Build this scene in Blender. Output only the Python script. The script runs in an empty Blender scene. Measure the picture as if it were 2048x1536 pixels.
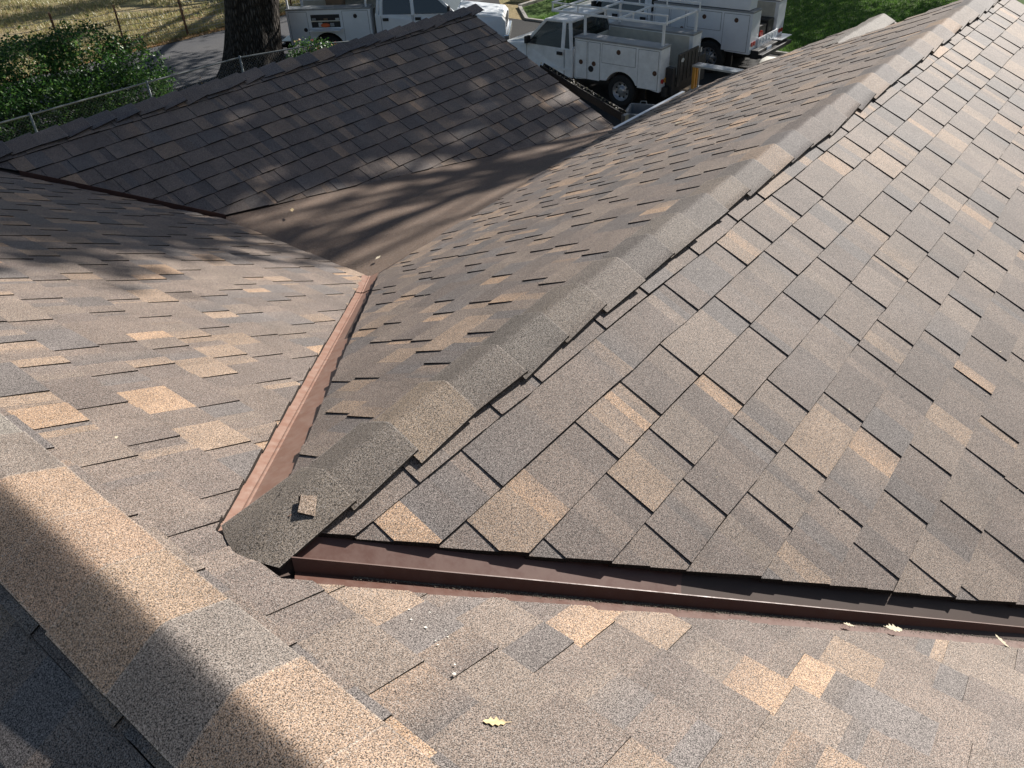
import bpy, bmesh, math, random
from mathutils import Vector, Matrix, Euler, noise
R = math.radians
# ------------------------------------------------------------------ camera
sc = bpy.context.scene
CAMZ = 6.2
def cam_axes(pitch, roll, yaw):
    p, r, y = R(pitch), R(roll), R(yaw)
    F = Vector((math.cos(p), 0, -math.sin(p))); Rt = Vector((0, -1, 0)); U = Rt.cross(F)
    R2 = Rt*math.cos(r)+U*math.sin(r); U2 = -Rt*math.sin(r)+U*math.cos(r)
    M = Matrix.Rotation(y, 3, 'Z')
    return M@R2, M@U2, M@F
rt, up, fw = cam_axes(36.529, -2.578, 39.665)
cam_d = bpy.data.cameras.new('camera'); cam = bpy.data.objects.new('camera', cam_d)
sc.collection.objects.link(cam); sc.camera = cam
m = Matrix((rt, up, -fw)).transposed().to_4x4(); m.translation = Vector((0, 0, CAMZ)); cam.matrix_world = m
cam_d.sensor_width = 36; cam_d.lens = 36*1570.8/2048; cam_d.clip_start = .05; cam_d.clip_end = 2000
# ------------------------------------------------------------------ light
SUN_EL, SUN_AZ = 29.5, -4.5          # azimuth from +X towards +Y
w = bpy.data.worlds.new('World'); sc.world = w; w.use_nodes = True
nt = w.node_tree; bg = nt.nodes['Background']; sky = nt.nodes.new('ShaderNodeTexSky')
sky.sky_type = 'NISHITA'; sky.sun_disc = False; sky.sun_elevation = R(SUN_EL); sky.sun_rotation = R(90-SUN_AZ)
nt.links.new(sky.outputs[0], bg.inputs[0]); bg.inputs[1].default_value = .05
sd = bpy.data.lights.new('sun', 'SUN'); sd.energy = 4.9; sd.angle = R(.55); sd.color = (1, .95, .89)
sun = bpy.data.objects.new('sun', sd); sc.collection.objects.link(sun)
SV = Vector((math.cos(R(SUN_EL))*math.cos(R(SUN_AZ)), math.cos(R(SUN_EL))*math.sin(R(SUN_AZ)), math.sin(R(SUN_EL))))
sun.rotation_euler = SV.to_track_quat('Z', 'Y').to_euler(); sun.location = (0, 0, 30)
sc.view_settings.view_transform = 'Standard'; sc.view_settings.look = 'None'
sc.view_settings.exposure = .58; sc.view_settings.gamma = 1
sc.cycles.max_bounces = 6; sc.cycles.transparent_max_bounces = 12
# ------------------------------------------------------------------ helpers
C = sc.collection
def tag(o, label=None, cat=None, group=None, kind=None):
    for k, v in (('label', label), ('category', cat), ('group', group), ('kind', kind)):
        if v: o[k] = v
    return o
def empty(name, loc=(0, 0, 0), rz=0, **kw):
    o = bpy.data.objects.new(name, None); C.objects.link(o); o.location = loc; o.rotation_euler = (0, 0, rz)
    o.empty_display_size = .2
    return tag(o, **kw)
def link(name, bm, mats, parent=None, smooth=False, bevel=0, seg=2, **kw):
    if bevel:
        bmesh.ops.remove_doubles(bm, verts=bm.verts, dist=1e-5)
        es = [e for e in bm.edges if len(e.link_faces) == 2 and e.calc_face_angle(0) > .5]
        bmesh.ops.bevel(bm, geom=es, offset=bevel, segments=seg, affect='EDGES', profile=.6, clamp_overlap=True)
    me = bpy.data.meshes.new(name); bm.to_mesh(me); bm.free()
    if not isinstance(mats, (list, tuple)): mats = [mats]
    for q in mats: me.materials.append(q)
    if smooth:
        for p in me.polygons: p.use_smooth = True
    o = bpy.data.objects.new(name, me); C.objects.link(o)
    if parent: o.parent = parent
    return tag(o, **kw)
def quad(bm, a, b, c, d, mi=0):
    f = bm.faces.new([bm.verts.new(p) for p in (a, b, c, d)]); f.material_index = mi; return f
def box(bm, x0, x1, y0, y1, z0, z1, M=None):
    v = [Vector((x, y, z)) for z in (z0, z1) for y in (y0, y1) for x in (x0, x1)]
    if M: v = [M@p for p in v]
    v = [bm.verts.new(p) for p in v]
    for i in ((0, 2, 3, 1), (4, 5, 7, 6), (0, 1, 5, 4), (2, 6, 7, 3), (0, 4, 6, 2), (1, 3, 7, 5)):
        bm.faces.new([v[k] for k in i])
def prism(bm, poly, y0, y1, axis='y'):
    """polygon in (x,z) swept along y (or (x,y) along z, or (y,z) along x)"""
    mk = {'y': lambda a, b, c: (a, c, b), 'z': lambda a, b, c: (a, b, c), 'x': lambda a, b, c: (c, a, b)}[axis]
    A = [bm.verts.new(mk(a, b, y0)) for a, b in poly]; B = [bm.verts.new(mk(a, b, y1)) for a, b in poly]
    n = len(poly)
    bm.faces.new(A); bm.faces.new(B[::-1])
    for i in range(n): bm.faces.new((A[i], B[i], B[(i+1) % n], A[(i+1) % n]))
    bmesh.ops.recalc_face_normals(bm, faces=bm.faces)
def tube(bm, pts, r, n=8, r2=None):
    pts = [Vector(p) for p in pts]; rings = []
    for i, p in enumerate(pts):
        d = (pts[min(i+1, len(pts)-1)]-pts[max(i-1, 0)]).normalized()
        a = d.orthogonal().normalized(); b = d.cross(a)
        if i and abs(rings[-1][1].dot(d)) < .95:
            a = (rings[-1][1]-d*rings[-1][1].dot(d)).normalized(); b = d.cross(a)
        rr = r if r2 is None else r+(r2-r)*i/(len(pts)-1)
        rings.append(([bm.verts.new(p+(a*math.cos(t)+b*math.sin(t))*rr) for t in [2*math.pi*k/n for k in range(n)]], a))
    for (u, _), (v, _) in zip(rings, rings[1:]):
        for k in range(n): bm.faces.new((u[k], u[(k+1) % n], v[(k+1) % n], v[k]))
    bm.faces.new(rings[0][0][::-1]); bm.faces.new(rings[-1][0])
def beam(bm, p, q, w, h=None):
    """square bar between two points"""
    p, q = Vector(p), Vector(q); d = (q-p).normalized(); h = h or w
    a = d.cross(Vector((0, 0, 1)))
    if a.length < .05: a = Vector((1, 0, 0))
    a.normalize(); b = a.cross(d)
    v = [bm.verts.new(o+a*sx*w/2+b*sy*h/2) for o in (p, q) for sx, sy in ((-1, -1), (1, -1), (1, 1), (-1, 1))]
    for i in ((3, 2, 1, 0), (4, 5, 6, 7), (0, 1, 5, 4), (1, 2, 6, 5), (2, 3, 7, 6), (3, 0, 4, 7)): bm.faces.new([v[k] for k in i])
def lathe_y(bm, prof, c, n=28):
    """profile [(r, y)] revolved round an axle along local y"""
    rings = [[bm.verts.new((c[0]+r*math.cos(t), c[1]+y, c[2]+r*math.sin(t))) for t in [2*math.pi*k/n for k in range(n)]] for r, y in prof]
    for u, v in zip(rings, rings[1:]):
        for k in range(n): bm.faces.new((u[k], u[(k+1) % n], v[(k+1) % n], v[k]))
    bmesh.ops.recalc_face_normals(bm, faces=bm.faces)
# ------------------------------------------------------------------ materials
class NT:
    def __init__(s, name):
        s.m = bpy.data.materials.new(name); s.m.use_nodes = True; s.t = s.m.node_tree; s.b = s.t.nodes['Principled BSDF']
    def n(s, typ, ins=None, **kw):
        o = s.t.nodes.new(typ)
        for k, v in kw.items(): setattr(o, k, v)
        for k, v in (ins or {}).items():
            if isinstance(v, bpy.types.NodeSocket): s.t.links.new(v, o.inputs[k])
            else: o.inputs[k].default_value = v
        return o
    def co(s): return s.n('ShaderNodeTexCoord').outputs['Object']
    def noise(s, scale, detail=2, rough=.5, vec=None): return s.n('ShaderNodeTexNoise', {'Vector': vec or s.co(), 'Scale': scale, 'Detail': detail, 'Roughness': rough}).outputs['Fac']
    def ramp(s, f, stops):
        r = s.n('ShaderNodeValToRGB', {'Fac': f}); e = r.color_ramp.elements
        while len(e) < len(stops): e.new(.5)
        for q, (p, c) in zip(e, stops): q.position = p; q.color = (*c, 1) if len(c) == 3 else c
        return r.outputs['Color']
    def mix(s, f, a, b, mode='MIX'):
        o = s.n('ShaderNodeMix', data_type='RGBA', blend_type=mode)
        for k, v in ((0, f), (6, a), (7, b)):
            if isinstance(v, bpy.types.NodeSocket): s.t.links.new(v, o.inputs[k])
            else: o.inputs[k].default_value = v if k == 0 else (*v, 1)
        return o.outputs[2]
    def mr(s, f, a, b, c, d): return s.n('ShaderNodeMapRange', {0: f, 1: a, 2: b, 3: c, 4: d}).outputs[0]
    def set(s, **kw):
        names = dict(color='Base Color', rough='Roughness', metal='Metallic', spec='Specular IOR Level', alpha='Alpha', trans='Transmission Weight', normal='Normal', coat='Coat Weight')
        for k, v in kw.items():
            i = s.b.inputs[names[k]]
            if isinstance(v, bpy.types.NodeSocket): s.t.links.new(v, i)
            else: i.default_value = (*v, 1) if k == 'color' else v
        return s
    def bump(s, h, strength=.3, dist=.002): s.set(normal=s.n('ShaderNodeBump', {'Height': h, 'Strength': strength, 'Distance': dist}).outputs[0]); return s
def plain(name, col, rough=.6, metal=0, var=.12, scale=6, spec=.5, bump=0, coat=0):
    t = NT(name); f = t.noise(scale, 4, .6)
    t.set(color=t.mix(t.mr(f, .3, .7, 0, 1), tuple(c*(1-var) for c in col), tuple(min(1, c*(1+var)) for c in col)), rough=rough, metal=metal, spec=spec, coat=coat)
    if bump: t.bump(t.noise(scale*12, 3), bump, .004)
    return t.m
def granules(t, base, s1=430, s2=180, lo=.05, hi=2.3):
    co = t.co()
    a = t.noise(s1, 1, .5, co); b = t.noise(s2, 2, .6, co); g = t.noise(2.2, 3, .6, co); st = t.noise(9, 4, .6, co)
    k = t.mr(a, .33, .67, lo, hi); k2 = t.mr(b, .3, .7, .72, 1.3)
    wht = t.mr(t.noise(470, 0, .5, co), .60, .70, 0, .62)
    c = t.mix(1.0, base, t.n('ShaderNodeCombineColor', {0: k, 1: k, 2: k}).outputs[0], 'MULTIPLY')
    c = t.mix(1.0, c, t.n('ShaderNodeCombineColor', {0: k2, 1: k2, 2: k2}).outputs[0], 'MULTIPLY')
    q = t.mr(g, .3, .7, .88, 1.12); c = t.mix(1.0, c, t.n('ShaderNodeCombineColor', {0: q, 1: q, 2: q}).outputs[0], 'MULTIPLY')
    c = t.mix(t.mr(t.noise(14, 3, .55, co), .5, .72, 0, .35), c, t.mix(1.0, c, (.96, .96, .99), 'MULTIPLY')); q = t.mr(st, .35, .7, .90, 1.12); c = t.mix(1.0, c, t.n('ShaderNodeCombineColor', {0: q, 1: q, 2: q}).outputs[0], 'MULTIPLY')
    c = t.mix(wht, c, (.45, .41, .37))
    return c, a
def shingle_mat():
    t = NT('asphalt_shingle')
    at = t.n('ShaderNodeAttribute', attribute_name='tone').outputs['Color']
    c, a = granules(t, at)
    t.set(color=c, rough=.76, spec=.43); t.bump(a, .06, .0014); return t.m
M = {}
M['shingle'] = shingle_mat()
t = NT('shingle_edge'); t.set(color=t.ramp(t.noise(300, 2), [(.35, (.010, .009, .008)), (.7, (.045, .038, .032))]), rough=.9, spec=.2); M['edge'] = t.m
t = NT('rolled_roofing'); c, a = granules(t, (.138, .092, .064), 330, 120, .4, 1.7)
c = t.mix(t.mr(t.noise(1.3, 4, .6), .4, .75, 0, .35), c, (.20, .155, .12)); t.set(color=c, rough=.75, spec=.35); t.bump(a, .4, .0014); M['roll'] = t.m
def painted_metal(name, base, dust, amt):
    t = NT(name); co = t.co()
    mp = t.n('ShaderNodeMapping', {'Vector': co, 'Scale': (9, 9, 9)}).outputs[0]
    f = t.noise(3.0, 6, .7, mp); g = t.noise(60, 3, .6, co)
    c = t.mix(t.mr(f, .42, .72, 0, amt), base, dust)
    c = t.mix(t.mr(g, .63, .72, 0, .5*amt+.1), c, dust)
    t.set(color=c, rough=t.mr(f, .3, .7, .38, .6), spec=.5); return t.m
M['flash'] = painted_metal('brown_painted_metal', (.115, .052, .036), (.20, .13, .10), .25)
M['flash2'] = painted_metal('dusty_brown_metal', (.28, .155, .112), (.40, .29, .23), .6)
M['white'] = plain('white_truck_paint', (.80, .83, .86), .35, var=.06, scale=2, coat=.25)
M['white_old'] = plain('aged_white_paint', (.78, .80, .81), .5, var=.12, scale=4, coat=.1)
M['cream'] = plain('cream_bed_paint', (.52, .50, .43), .6, var=.15, scale=5)
M['lid'] = plain('grey_lid_metal', (.30, .31, .32), .5, var=.15, scale=4, metal=.2)
M['black'] = plain('black_plastic', (.02, .02, .022), .55, var=.3)
M['darkwood'] = plain('dark_tailgate', (.055, .05, .045), .7, var=.35, scale=9)
M['tyre'] = plain('tyre_rubber', (.022, .022, .022), .85, var=.25)
M['rim'] = plain('steel_rim', (.42, .42, .43), .4, metal=.6, var=.2, scale=20)
M['chrome'] = plain('bright_metal', (.75, .76, .78), .25, metal=.9)
M['red'] = plain('red_lens', (.45, .03, .02), .3)
M['amber'] = plain('amber_lens', (.6, .30, .05), .3)
M['lamp'] = plain('lamp_lens', (.6, .62, .65), .15)
M['orange'] = plain('orange_plastic', (.65, .12, .03), .5)
M['seat'] = plain('grey_seat', (.09, .09, .10), .9)
M['tan'] = plain('tan_seat', (.20, .14, .09), .8)
M['stick'] = plain('sticker', (.6, .6, .58), .6)
M['plate'] = plain('licence_plate', (.45, .52, .62), .5)
M['alu'] = plain('aluminium', (.62, .64, .66), .35, metal=.7, var=.1)
M['lad'] = plain('orange_fibreglass', (.62, .30, .05), .5)
M['galv'] = plain('galvanised_steel', (.24, .26, .26), .5, metal=.5, var=.2, scale=14)
M['wire'] = plain('fence_wire', (.42, .42, .40), .6, metal=.3, var=.2)
M['rust'] = plain('rusty_steel', (.10, .05, .03), .8, var=.4, scale=20)
M['wall'] = plain('stucco_wall', (.42, .36, .28), .9, bump=.4, scale=8)
M['fascia'] = plain('brown_fascia', (.07, .045, .035), .7)
M['tub'] = plain('grey_tub_plastic', (.14, .16, .18), .4)
M['board'] = plain('white_cardboard', (.62, .60, .54), .8, var=.1)
M['lumber'] = plain('pale_lumber', (.48, .36, .24), .8, var=.25, scale=12)
M['leafdry'] = plain('dry_leaf', (.66, .50, .27), .8, var=.25, scale=90)
M['leafpale'] = plain('pale_dry_leaf', (.58, .50, .36), .8, var=.2, scale=90)
M['debris'] = plain('granule_debris', (.20, .18, .14), .95, var=.7, scale=220)
M['dropping'] = plain('white_residue', (.68, .66, .58), .8)
M['curb'] = plain('painted_kerb', (.62, .52, .28), .8)
M['concrete'] = plain('concrete', (.34, .32, .29), .85, bump=.3, scale=10)
t = NT('cab_glass'); t.set(color=(.006, .012, .010), rough=.05, alpha=.8, spec=.45); M['glass'] = t.m
t = NT('dark_glass'); t.set(color=(.012, .016, .02), rough=.06, spec=.9); M['dglass'] = t.m
t = NT('oak_bark'); co = t.co(); mp = t.n('ShaderNodeMapping', {'Vector': co, 'Scale': (1, 1, .22)}).outputs[0]
vo = t.n('ShaderNodeTexVoronoi', {'Vector': mp, 'Scale': 16}, feature='DISTANCE_TO_EDGE').outputs[0]; no = t.noise(26, 5, .65, mp)
h = t.n('ShaderNodeMath', {0: t.mr(vo, 0, .35, 0, 1), 1: no}, operation='ADD').outputs[0]
t.set(color=t.ramp(t.mr(h, .3, 1.5, 0, 1), [(.1, (.012, .010, .008)), (.5, (.052, .045, .038)), (.95, (.13, .115, .10))]), rough=.95, spec=.2); t.bump(h, 1, .05); M['bark'] = t.m
def leafmat(name, cols, sss=.0):
    t = NT(name); g = t.n('ShaderNodeNewGeometry')
    r = g.outputs['Random Per Island']
    t.set(color=t.ramp(r, [(i/(len(cols)-1), c) for i, c in enumerate(cols)]), rough=.45, spec=.5)
    tr = t.n('ShaderNodeBsdfTranslucent', {'Color': t.ramp(r, [(i/(len(cols)-1), tuple(min(1, q*1.6) for q in c)) for i, c in enumerate(cols)])})
    mx = t.n('ShaderNodeMixShader', {0: .3, 1: t.b.outputs[0], 2: tr.outputs[0]}); t.t.links.new(mx.outputs[0], t.t.nodes['Material Output'].inputs[0]); return t.m
M['leaf'] = leafmat('oak_leaves', [(.03, .06, .015), (.06, .10, .025), (.09, .13, .03)])
M['hedge'] = leafmat('hedge_leaves', [(.016, .045, .012), (.03, .085, .018), (.05, .13, .03), (.15, .27, .05)])
M['light'] = leafmat('pale_green_leaves', [(.12, .24, .04), (.22, .38, .08), (.34, .46, .14)])
M['flower'] = leafmat('pink_flowers', [(.5, .12, .10), (.6, .25, .2), (.7, .6, .3)])
M['blossom'] = leafmat('white_blossom', [(.6, .55, .6), (.75, .7, .75)])
M['litter'] = leafmat('leaf_litter', [(.22, .12, .05), (.42, .26, .12), (.58, .42, .22)])
M['grassblade'] = leafmat('lawn_grass', [(.05, .12, .02), (.09, .19, .03), (.15, .26, .05)])
M['drygrass'] = leafmat('dry_grass', [(.24, .20, .08), (.42, .34, .17), (.18, .22, .06), (.52, .44, .26)])
t = NT('dry_field'); co = t.co()
c = t.mix(t.mr(t.noise(.35, 5, .65), .42, .62, 0, 1), (.34, .27, .15), (.17, .19, .07)); c = t.mix(t.mr(t.noise(9, 5, .7), .35, .7, 0, .75), c, (.50, .40, .24))
c = t.mix(t.mr(t.noise(3, 5, .7), .5, .75, 0, .7), c, (.13, .10, .06)); t.set(color=c, rough=.95, spec=.1); t.bump(t.noise(30, 4, .7), .8, .05); M['field'] = t.m
t = NT('lawn'); c = t.mix(t.mr(t.noise(14, 5, .7), .3, .7, 0, 1), (.045, .10, .018), (.11, .19, .035)); c = t.mix(t.mr(t.noise(.6, 3), .5, .7, 0, .4), c, (.17, .19, .06))
t.set(color=c, rough=.9, spec=.2); t.bump(t.noise(50, 4, .7), .8, .04); M['lawn'] = t.m
t = NT('asphalt_road'); c = t.mix(t.mr(t.noise(120, 3, .6), .3, .7, 0, 1), (.075, .075, .08), (.125, .125, .13)); c = t.mix(t.mr(t.noise(.5, 5, .6), .45, .7, 0, .5), c, (.15, .145, .14))
t.set(color=c, rough=.85, spec=.3); t.bump(t.noise(160, 2), .4, .005); M['road'] = t.m
t = NT('driveway_asphalt'); c = t.mix(t.mr(t.noise(100, 3, .6), .3, .7, 0, 1), (.022, .022, .022), (.045, .044, .043)); c = t.mix(t.mr(t.noise(.7, 5, .65), .5, .75, 0, .45), c, (.06, .055, .05))
t.set(color=c, rough=.85, spec=.3); t.bump(t.noise(160, 2), .4, .005); M['drive'] = t.m
# ------------------------------------------------------------------ roof geometry
SL = R(26.12); cs, sn, tn = math.cos(SL), math.sin(SL), math.tan(SL)
EXP = .1535
TONES = [((.150, .115, .093), 6), ((.122, .095, .080), 3.5), ((.116, .100, .092), 2.2), ((.168, .130, .103), 3), ((.31, .205, .130), 1.3), ((.235, .168, .118), 2.0), ((.100, .084, .076), 1.4)]
def pick(rnd, bias=1.0):
    tot = sum(wt*(bias if i in (4, 5) else 1) for i, (_, wt) in enumerate(TONES)); x = rnd.random()*tot
    for i, (c, wt) in enumerate(TONES):
        x -= wt*(bias if i in (4, 5) else 1)
        if x <= 0: break
    k = rnd.uniform(.9, 1.1); return tuple(q*k for q in c)
def wave(p): return .0035+.0035*noise.noise(Vector((p.x*1.3, p.y*1.3, 3.1)))+.0015*noise.noise(Vector((p.x*4.5, p.y*4.5, 7.7)))
def shingles(O, S, T, s0, s1, tlen, seed, bias=1.0, h=.0045, first=None):
    """courses of laminated shingles: O ridge point, S along the courses, T down the slope"""
    O, S, T = Vector(O), Vector(S).normalized(), Vector(T).normalized(); N = S.cross(T)
    if N.z < 0: N = -N
    bm = bmesh.new(); col = bm.loops.layers.float_color.new('tone'); rnd = random.Random(seed)
    def P(s, t, hh): p = O+S*s+T*t; return p+N*(hh+wave(p))
    def face(pts, mi, cols=None):
        f = bm.faces.new([bm.verts.new(p) for p in pts]); f.material_index = mi
        if f.normal.length == 0: f.normal_update()
        for l, cc in zip(f.loops, cols or [(.02, .018, .016)]*len(pts)): l[col] = (*cc, 1)
        return f
    tl = [0]+(first or [])
    while tl[-1] < tlen: tl.append(min(tlen, tl[-1]+EXP))
    for t0, t1 in zip(tl, tl[1:]):
        if t1-t0 < .01: continue
        s = s0-rnd.uniform(0, .3); raised = rnd.random() < .5; e0 = rnd.uniform(-.002, .002)
        while s < s1:
            wd = rnd.uniform(.11, .26) if raised else rnd.uniform(.05, .15)
            up_ = h if raised else 0; e1 = rnd.uniform(-.0035, .0035) if rnd.random() < .35 else e0+rnd.uniform(-.001, .001)
            # colour blends run across the tabs
            cuts = [0, 1] if rnd.random() < .5 else [0, rnd.uniform(.3, .7), 1]
            for a, b in zip(cuts, cuts[1:]):
                ca = pick(rnd, bias); cb = ca if rnd.random() < .5 else tuple(.5*(x+y) for x, y in zip(ca, pick(rnd, .3)))
                ct = tuple(x*.94 for x in ca) if rnd.random() < .5 else ca
                sa, sb = s+wd*a, s+wd*b; ka, kb = rnd.uniform(-.003, .003) if False else 0, 0
                ea, eb = e0+(e1-e0)*a, e0+(e1-e0)*b
                hb = .0068+up_
                face((P(sa, t0, up_*.6), P(sb, t0, up_*.6), P(sb, t1+eb, hb), P(sa, t1+ea, hb)), 0, (ct, cb, cb, ca))
                face((P(sa, t1+ea, hb), P(sb, t1+eb, hb), P(sb, t1+eb, -.006), P(sa, t1+ea, -.006)), 1)
            if raised:
                for q, ee in ((s, e0), (s+wd, e1)):
                    face((P(q, t0, up_*.6), P(q, t1+ee, .0068+up_), P(q, t1+ee, .002), P(q, t0, -.003)), 1)
            s += wd; e0 = e1
            raised = not raised if rnd.random() < .88 else raised
    bmesh.ops.recalc_face_normals(bm, faces=bm.faces)
    for f in bm.faces:
        f.normal_update()
        if f.material_index == 0 and f.normal.dot(N) < 0: f.normal_flip()
    return bm
def cut(bm, pt, no):
    """remove what lies on the side the horizontal normal points to"""
    r_ = bmesh.ops.bisect_plane(bm, geom=bm.verts[:]+bm.edges[:]+bm.faces[:], plane_co=Vector(pt), plane_no=Vector(no), clear_outer=True)
    es = [g for g in r_['geom_cut'] if isinstance(g, bmesh.types.BMEdge) and g.is_valid and len(g.link_faces) == 1 and g.link_faces[0].material_index == 0]
    if es:
        q = bmesh.ops.extrude_edge_only(bm, edges=es)['geom']
        for g in q:
            if isinstance(g, bmesh.types.BMVert): g.co.z -= .013
            elif isinstance(g, bmesh.types.BMFace): g.material_index = 1
def cutl(bm, p, q):
    """remove what lies to the left of the plan line p -> q"""
    d = Vector((q[0]-p[0], q[1]-p[1], 0)).normalized(); cut(bm, (p[0], p[1], 0), (-d.y, d.x, 0))
def merge(bms):
    out = bmesh.new(); out.loops.layers.float_color.new('tone')
    for b in bms:
        me = bpy.data.meshes.new('tmp'); b.to_mesh(me); b.free(); out.from_mesh(me); bpy.data.meshes.remove(me)
    return out
def zA(x): return 5.1976-.4903*x
RX, RZ = .262, 5.0691             # main ridge
WY, WZ = 1.161, 4.9769            # wing ridge
FY, FZ = 6.291, 4.3685            # garage wing ridge
def zC(y): return WZ-.4903*(y-WY)
def zD(y): return WZ-.4903*(WY-y)
def zF(y): return FZ-.4903*(FY-y)
JX, JY = .45, 1.161
house = empty('house', (0, 0, 0), label='brown shingled house with intersecting gable roofs and metal valleys', cat='house')
EX = 2.857                         # eave of the main slope
r2 = math.sqrt(.5)
def slopeA(): return shingles((RX, 0, zA(RX)), (0, 1, 0), (cs, 0, -sn), -4.5, 7.6, (EX-RX)/cs, 11, 1.25)
gap = .055
a1 = slopeA(); cut(a1, (.50, 0, 0), (1, 0, 0))
a2 = slopeA(); cut(a2, (.50, 0, 0), (-1, 0, 0)); cutl(a2, (.535, 1.003), (1.865, -.286))
a3 = slopeA(); cut(a3, (.50, 0, 0), (-1, 0, 0)); cutl(a3, (2.655, 3.352), (.694, 1.452)); cut(a3, (EX, 5.12-.03, 0), (r2, r2, 0))
link('roof_slope', merge([a1, a2, a3]), [M['shingle'], M['edge']], house, label='sunlit slope falling away from the near ridge')
e1 = shingles((RX, 0, RZ), (0, 1, 0), (-cs, 0, -sn), -4.5, 7.6, 3.6, 12)
link('roof_slope', e1, [M['shingle'], M['edge']], house, label='shaded slope behind the near ridge at bottom left')
# right side of the wing
d1 = shingles((0, WY, WZ), (1, 0, 0), (0, -cs, -sn), .2, 7.15, 5.2, 13, .9, first=[.135, .275])
cutl(d1, (1.963, -.200), (.613, 1.104)); cut(d1, (7.15, 0, 0), (1, 0, 0))
link('roof_slope', d1, [M['shingle'], M['edge']], house, label='grey slope on the right of the wing ridge')
# left side of the wing
def slopeC(x0, x1): return shingles((0, WY, WZ), (1, 0, 0), (0, cs, -sn), x0, x1, 3.17, 14, 1.1)
ge = [(2.70, 3.27), (2.97, 3.335), (3.63, 3.504), (4.31, 3.615), (5.3, 3.866), (6.6, 4.045)]
# clip along the bent lower edge, piece by piece
def clip_slab(x0, x1, p, q):
    b = slopeC(.2, 8.6); cutl(b, (.733, 1.318), (2.60, 3.128)); cut(b, (x0, 0, 0), (-1, 0, 0)); cut(b, (x1, 0, 0), (1, 0, 0))
    if p:
        d = Vector((q[0]-p[0], q[1]-p[1], 0)).normalized(); cut(b, (p[0], p[1], 0), (-d.y, d.x, 0))
    return b
parts = [clip_slab(0, ge[0][0], None, None)]
for p, q in zip(ge, ge[1:]): parts.append(clip_slab(p[0], q[0], p, q))
b = clip_slab(6.6, 7.15, (6.6, 4.0), (7.15, 4.0)); parts.append(b)
b = clip_slab(7.15, 8.6, (6.6, 4.0), (7.15, 4.0)); cut(b, (0, 2.25, 0), (0, -1, 0)); cut(b, (8.42, 2.25, 0), (Vector((4.0-2.25, .5, 0)).normalized())); parts.append(b)
link('roof_slope', merge(parts), [M['shingle'], M['edge']], house, label='brown slope on the left of the wing ridge')
# garage wing
f1 = shingles((0, FY, FZ), (1, 0, 0), (0, -cs, -sn), 1.4, 7.1, (FY-4.25)/cs, 15, .7)
cut(f1, (2.857+.055, 5.12, 0), (-r2, -r2, 0)); cut(f1, (7.1, 0, 0), (1, 0, 0))
for (p, q) in (((2.86, 5.14), (3.95, 4.92)), ((3.95, 4.92), (7.1, 4.32))):
    pass
d = Vector((7.1-2.86, 4.31-5.13, 0)).normalized(); cut(f1, (2.86, 5.13, 0), (d.y, -d.x, 0))
link('roof_slope', f1, [M['shingle'], M['edge']], house, label='tree-shaded slope of the garage wing')
f2 = shingles((0, FY, FZ), (1, 0, 0), (0, cs, -sn), 1.0, 7.1, 2.4, 16, .7)
link('roof_slope', f2, [M['shingle'], M['edge']], house, label='far slope of the garage wing')
# small far gable hidden side
g2 = shingles((0, 2.25, zC(2.25)), (1, 0, 0), (0, -cs, -sn), 7.15, 8.45, 1.6, 17, .7)
link('roof_slope', g2, [M['shingle'], M['edge']], house, label='small slope of the far entry gable')
# low-slope area
bm = bmesh.new(); top = [(2.80, 3.33, 3.82), (3.63, 3.47, 3.835), (4.31, 3.585, 3.779), (5.3, 3.83, 3.655), (6.6, 4.03, 3.56), (7.05, 4.10, 3.50)]
bot = [(2.80, 5.22, 3.805), (3.63, 5.05, 3.73), (4.31, 4.93, 3.672), (5.3, 4.74, 3.58), (6.6, 4.48, 3.455), (7.05, 4.40, 3.415)]
NR = 14; rows = []
for a, b in zip(top, bot):
    a, b = Vector(a), Vector(b)
    rows.append([a.lerp(b, k/NR)+Vector((0, 0, -.028*math.sin(math.pi*k/NR)*(1 if a.x < 6 else .3)-.004)) for k in range(NR+1)])
# smooth between stations
from mathutils.geometry import interpolate_bezier
fine = []
for i in range(len(rows)-1):
    for k in range(6): fine.append([p.lerp(q, k/6) for p, q in zip(rows[i], rows[i+1])])
fine.append(rows[-1])
vs = [[bm.verts.new(p+Vector((0, 0, .004*noise.noise(p*3)))) for p in r_] for r_ in fine]
for u, v in zip(vs, vs[1:]):
    for k in range(NR): bm.faces.new((u[k], v[k], v[k+1], u[k+1]))
bmesh.ops.recalc_face_normals(bm, faces=bm.faces)
for f in bm.faces:
    if f.normal.z < 0: f.normal_flip()
link('flat_roof_section', bm, M['roll'], house, smooth=True, label='smooth brown rolled roofing between the two wings')
# deck slabs and walls
def slab(bm, pts, th=.11, dz=-.014):
    A = [bm.verts.new((x, y, z+dz)) for x, y, z in pts]; B = [bm.verts.new((x, y, z+dz-th)) for x, y, z in pts]
    n = len(pts); bm.faces.new(A); bm.faces.new(B[::-1])
    for i in range(n): bm.faces.new((A[i], B[i], B[(i+1) % n], A[(i+1) % n]))
bm = bmesh.new()
def pA(x, y): return (x, y, zA(x))
def pE(x, y): return (x, y, RZ-tn*(RX-x))
def pC(x, y): return (x, y, zC(y))
def pD(x, y): return (x, y, zD(y))
def pF(x, y): return (x, y, zF(y))
slab(bm, [pA(RX, -4.5), pA(EX, -4.5), pA(EX, JY-EX+JX), pA(JX, JY), pA(EX-.02, 3.53), pA(EX-.02, 5.12), pA(1.69, 6.29), pA(1.69, 7.6), pA(RX, 7.6)])
slab(bm, [pE(RX, -4.5), pE(RX, 7.6), pE(-2.95, 7.6), pE(-2.95, -4.5)])
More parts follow.
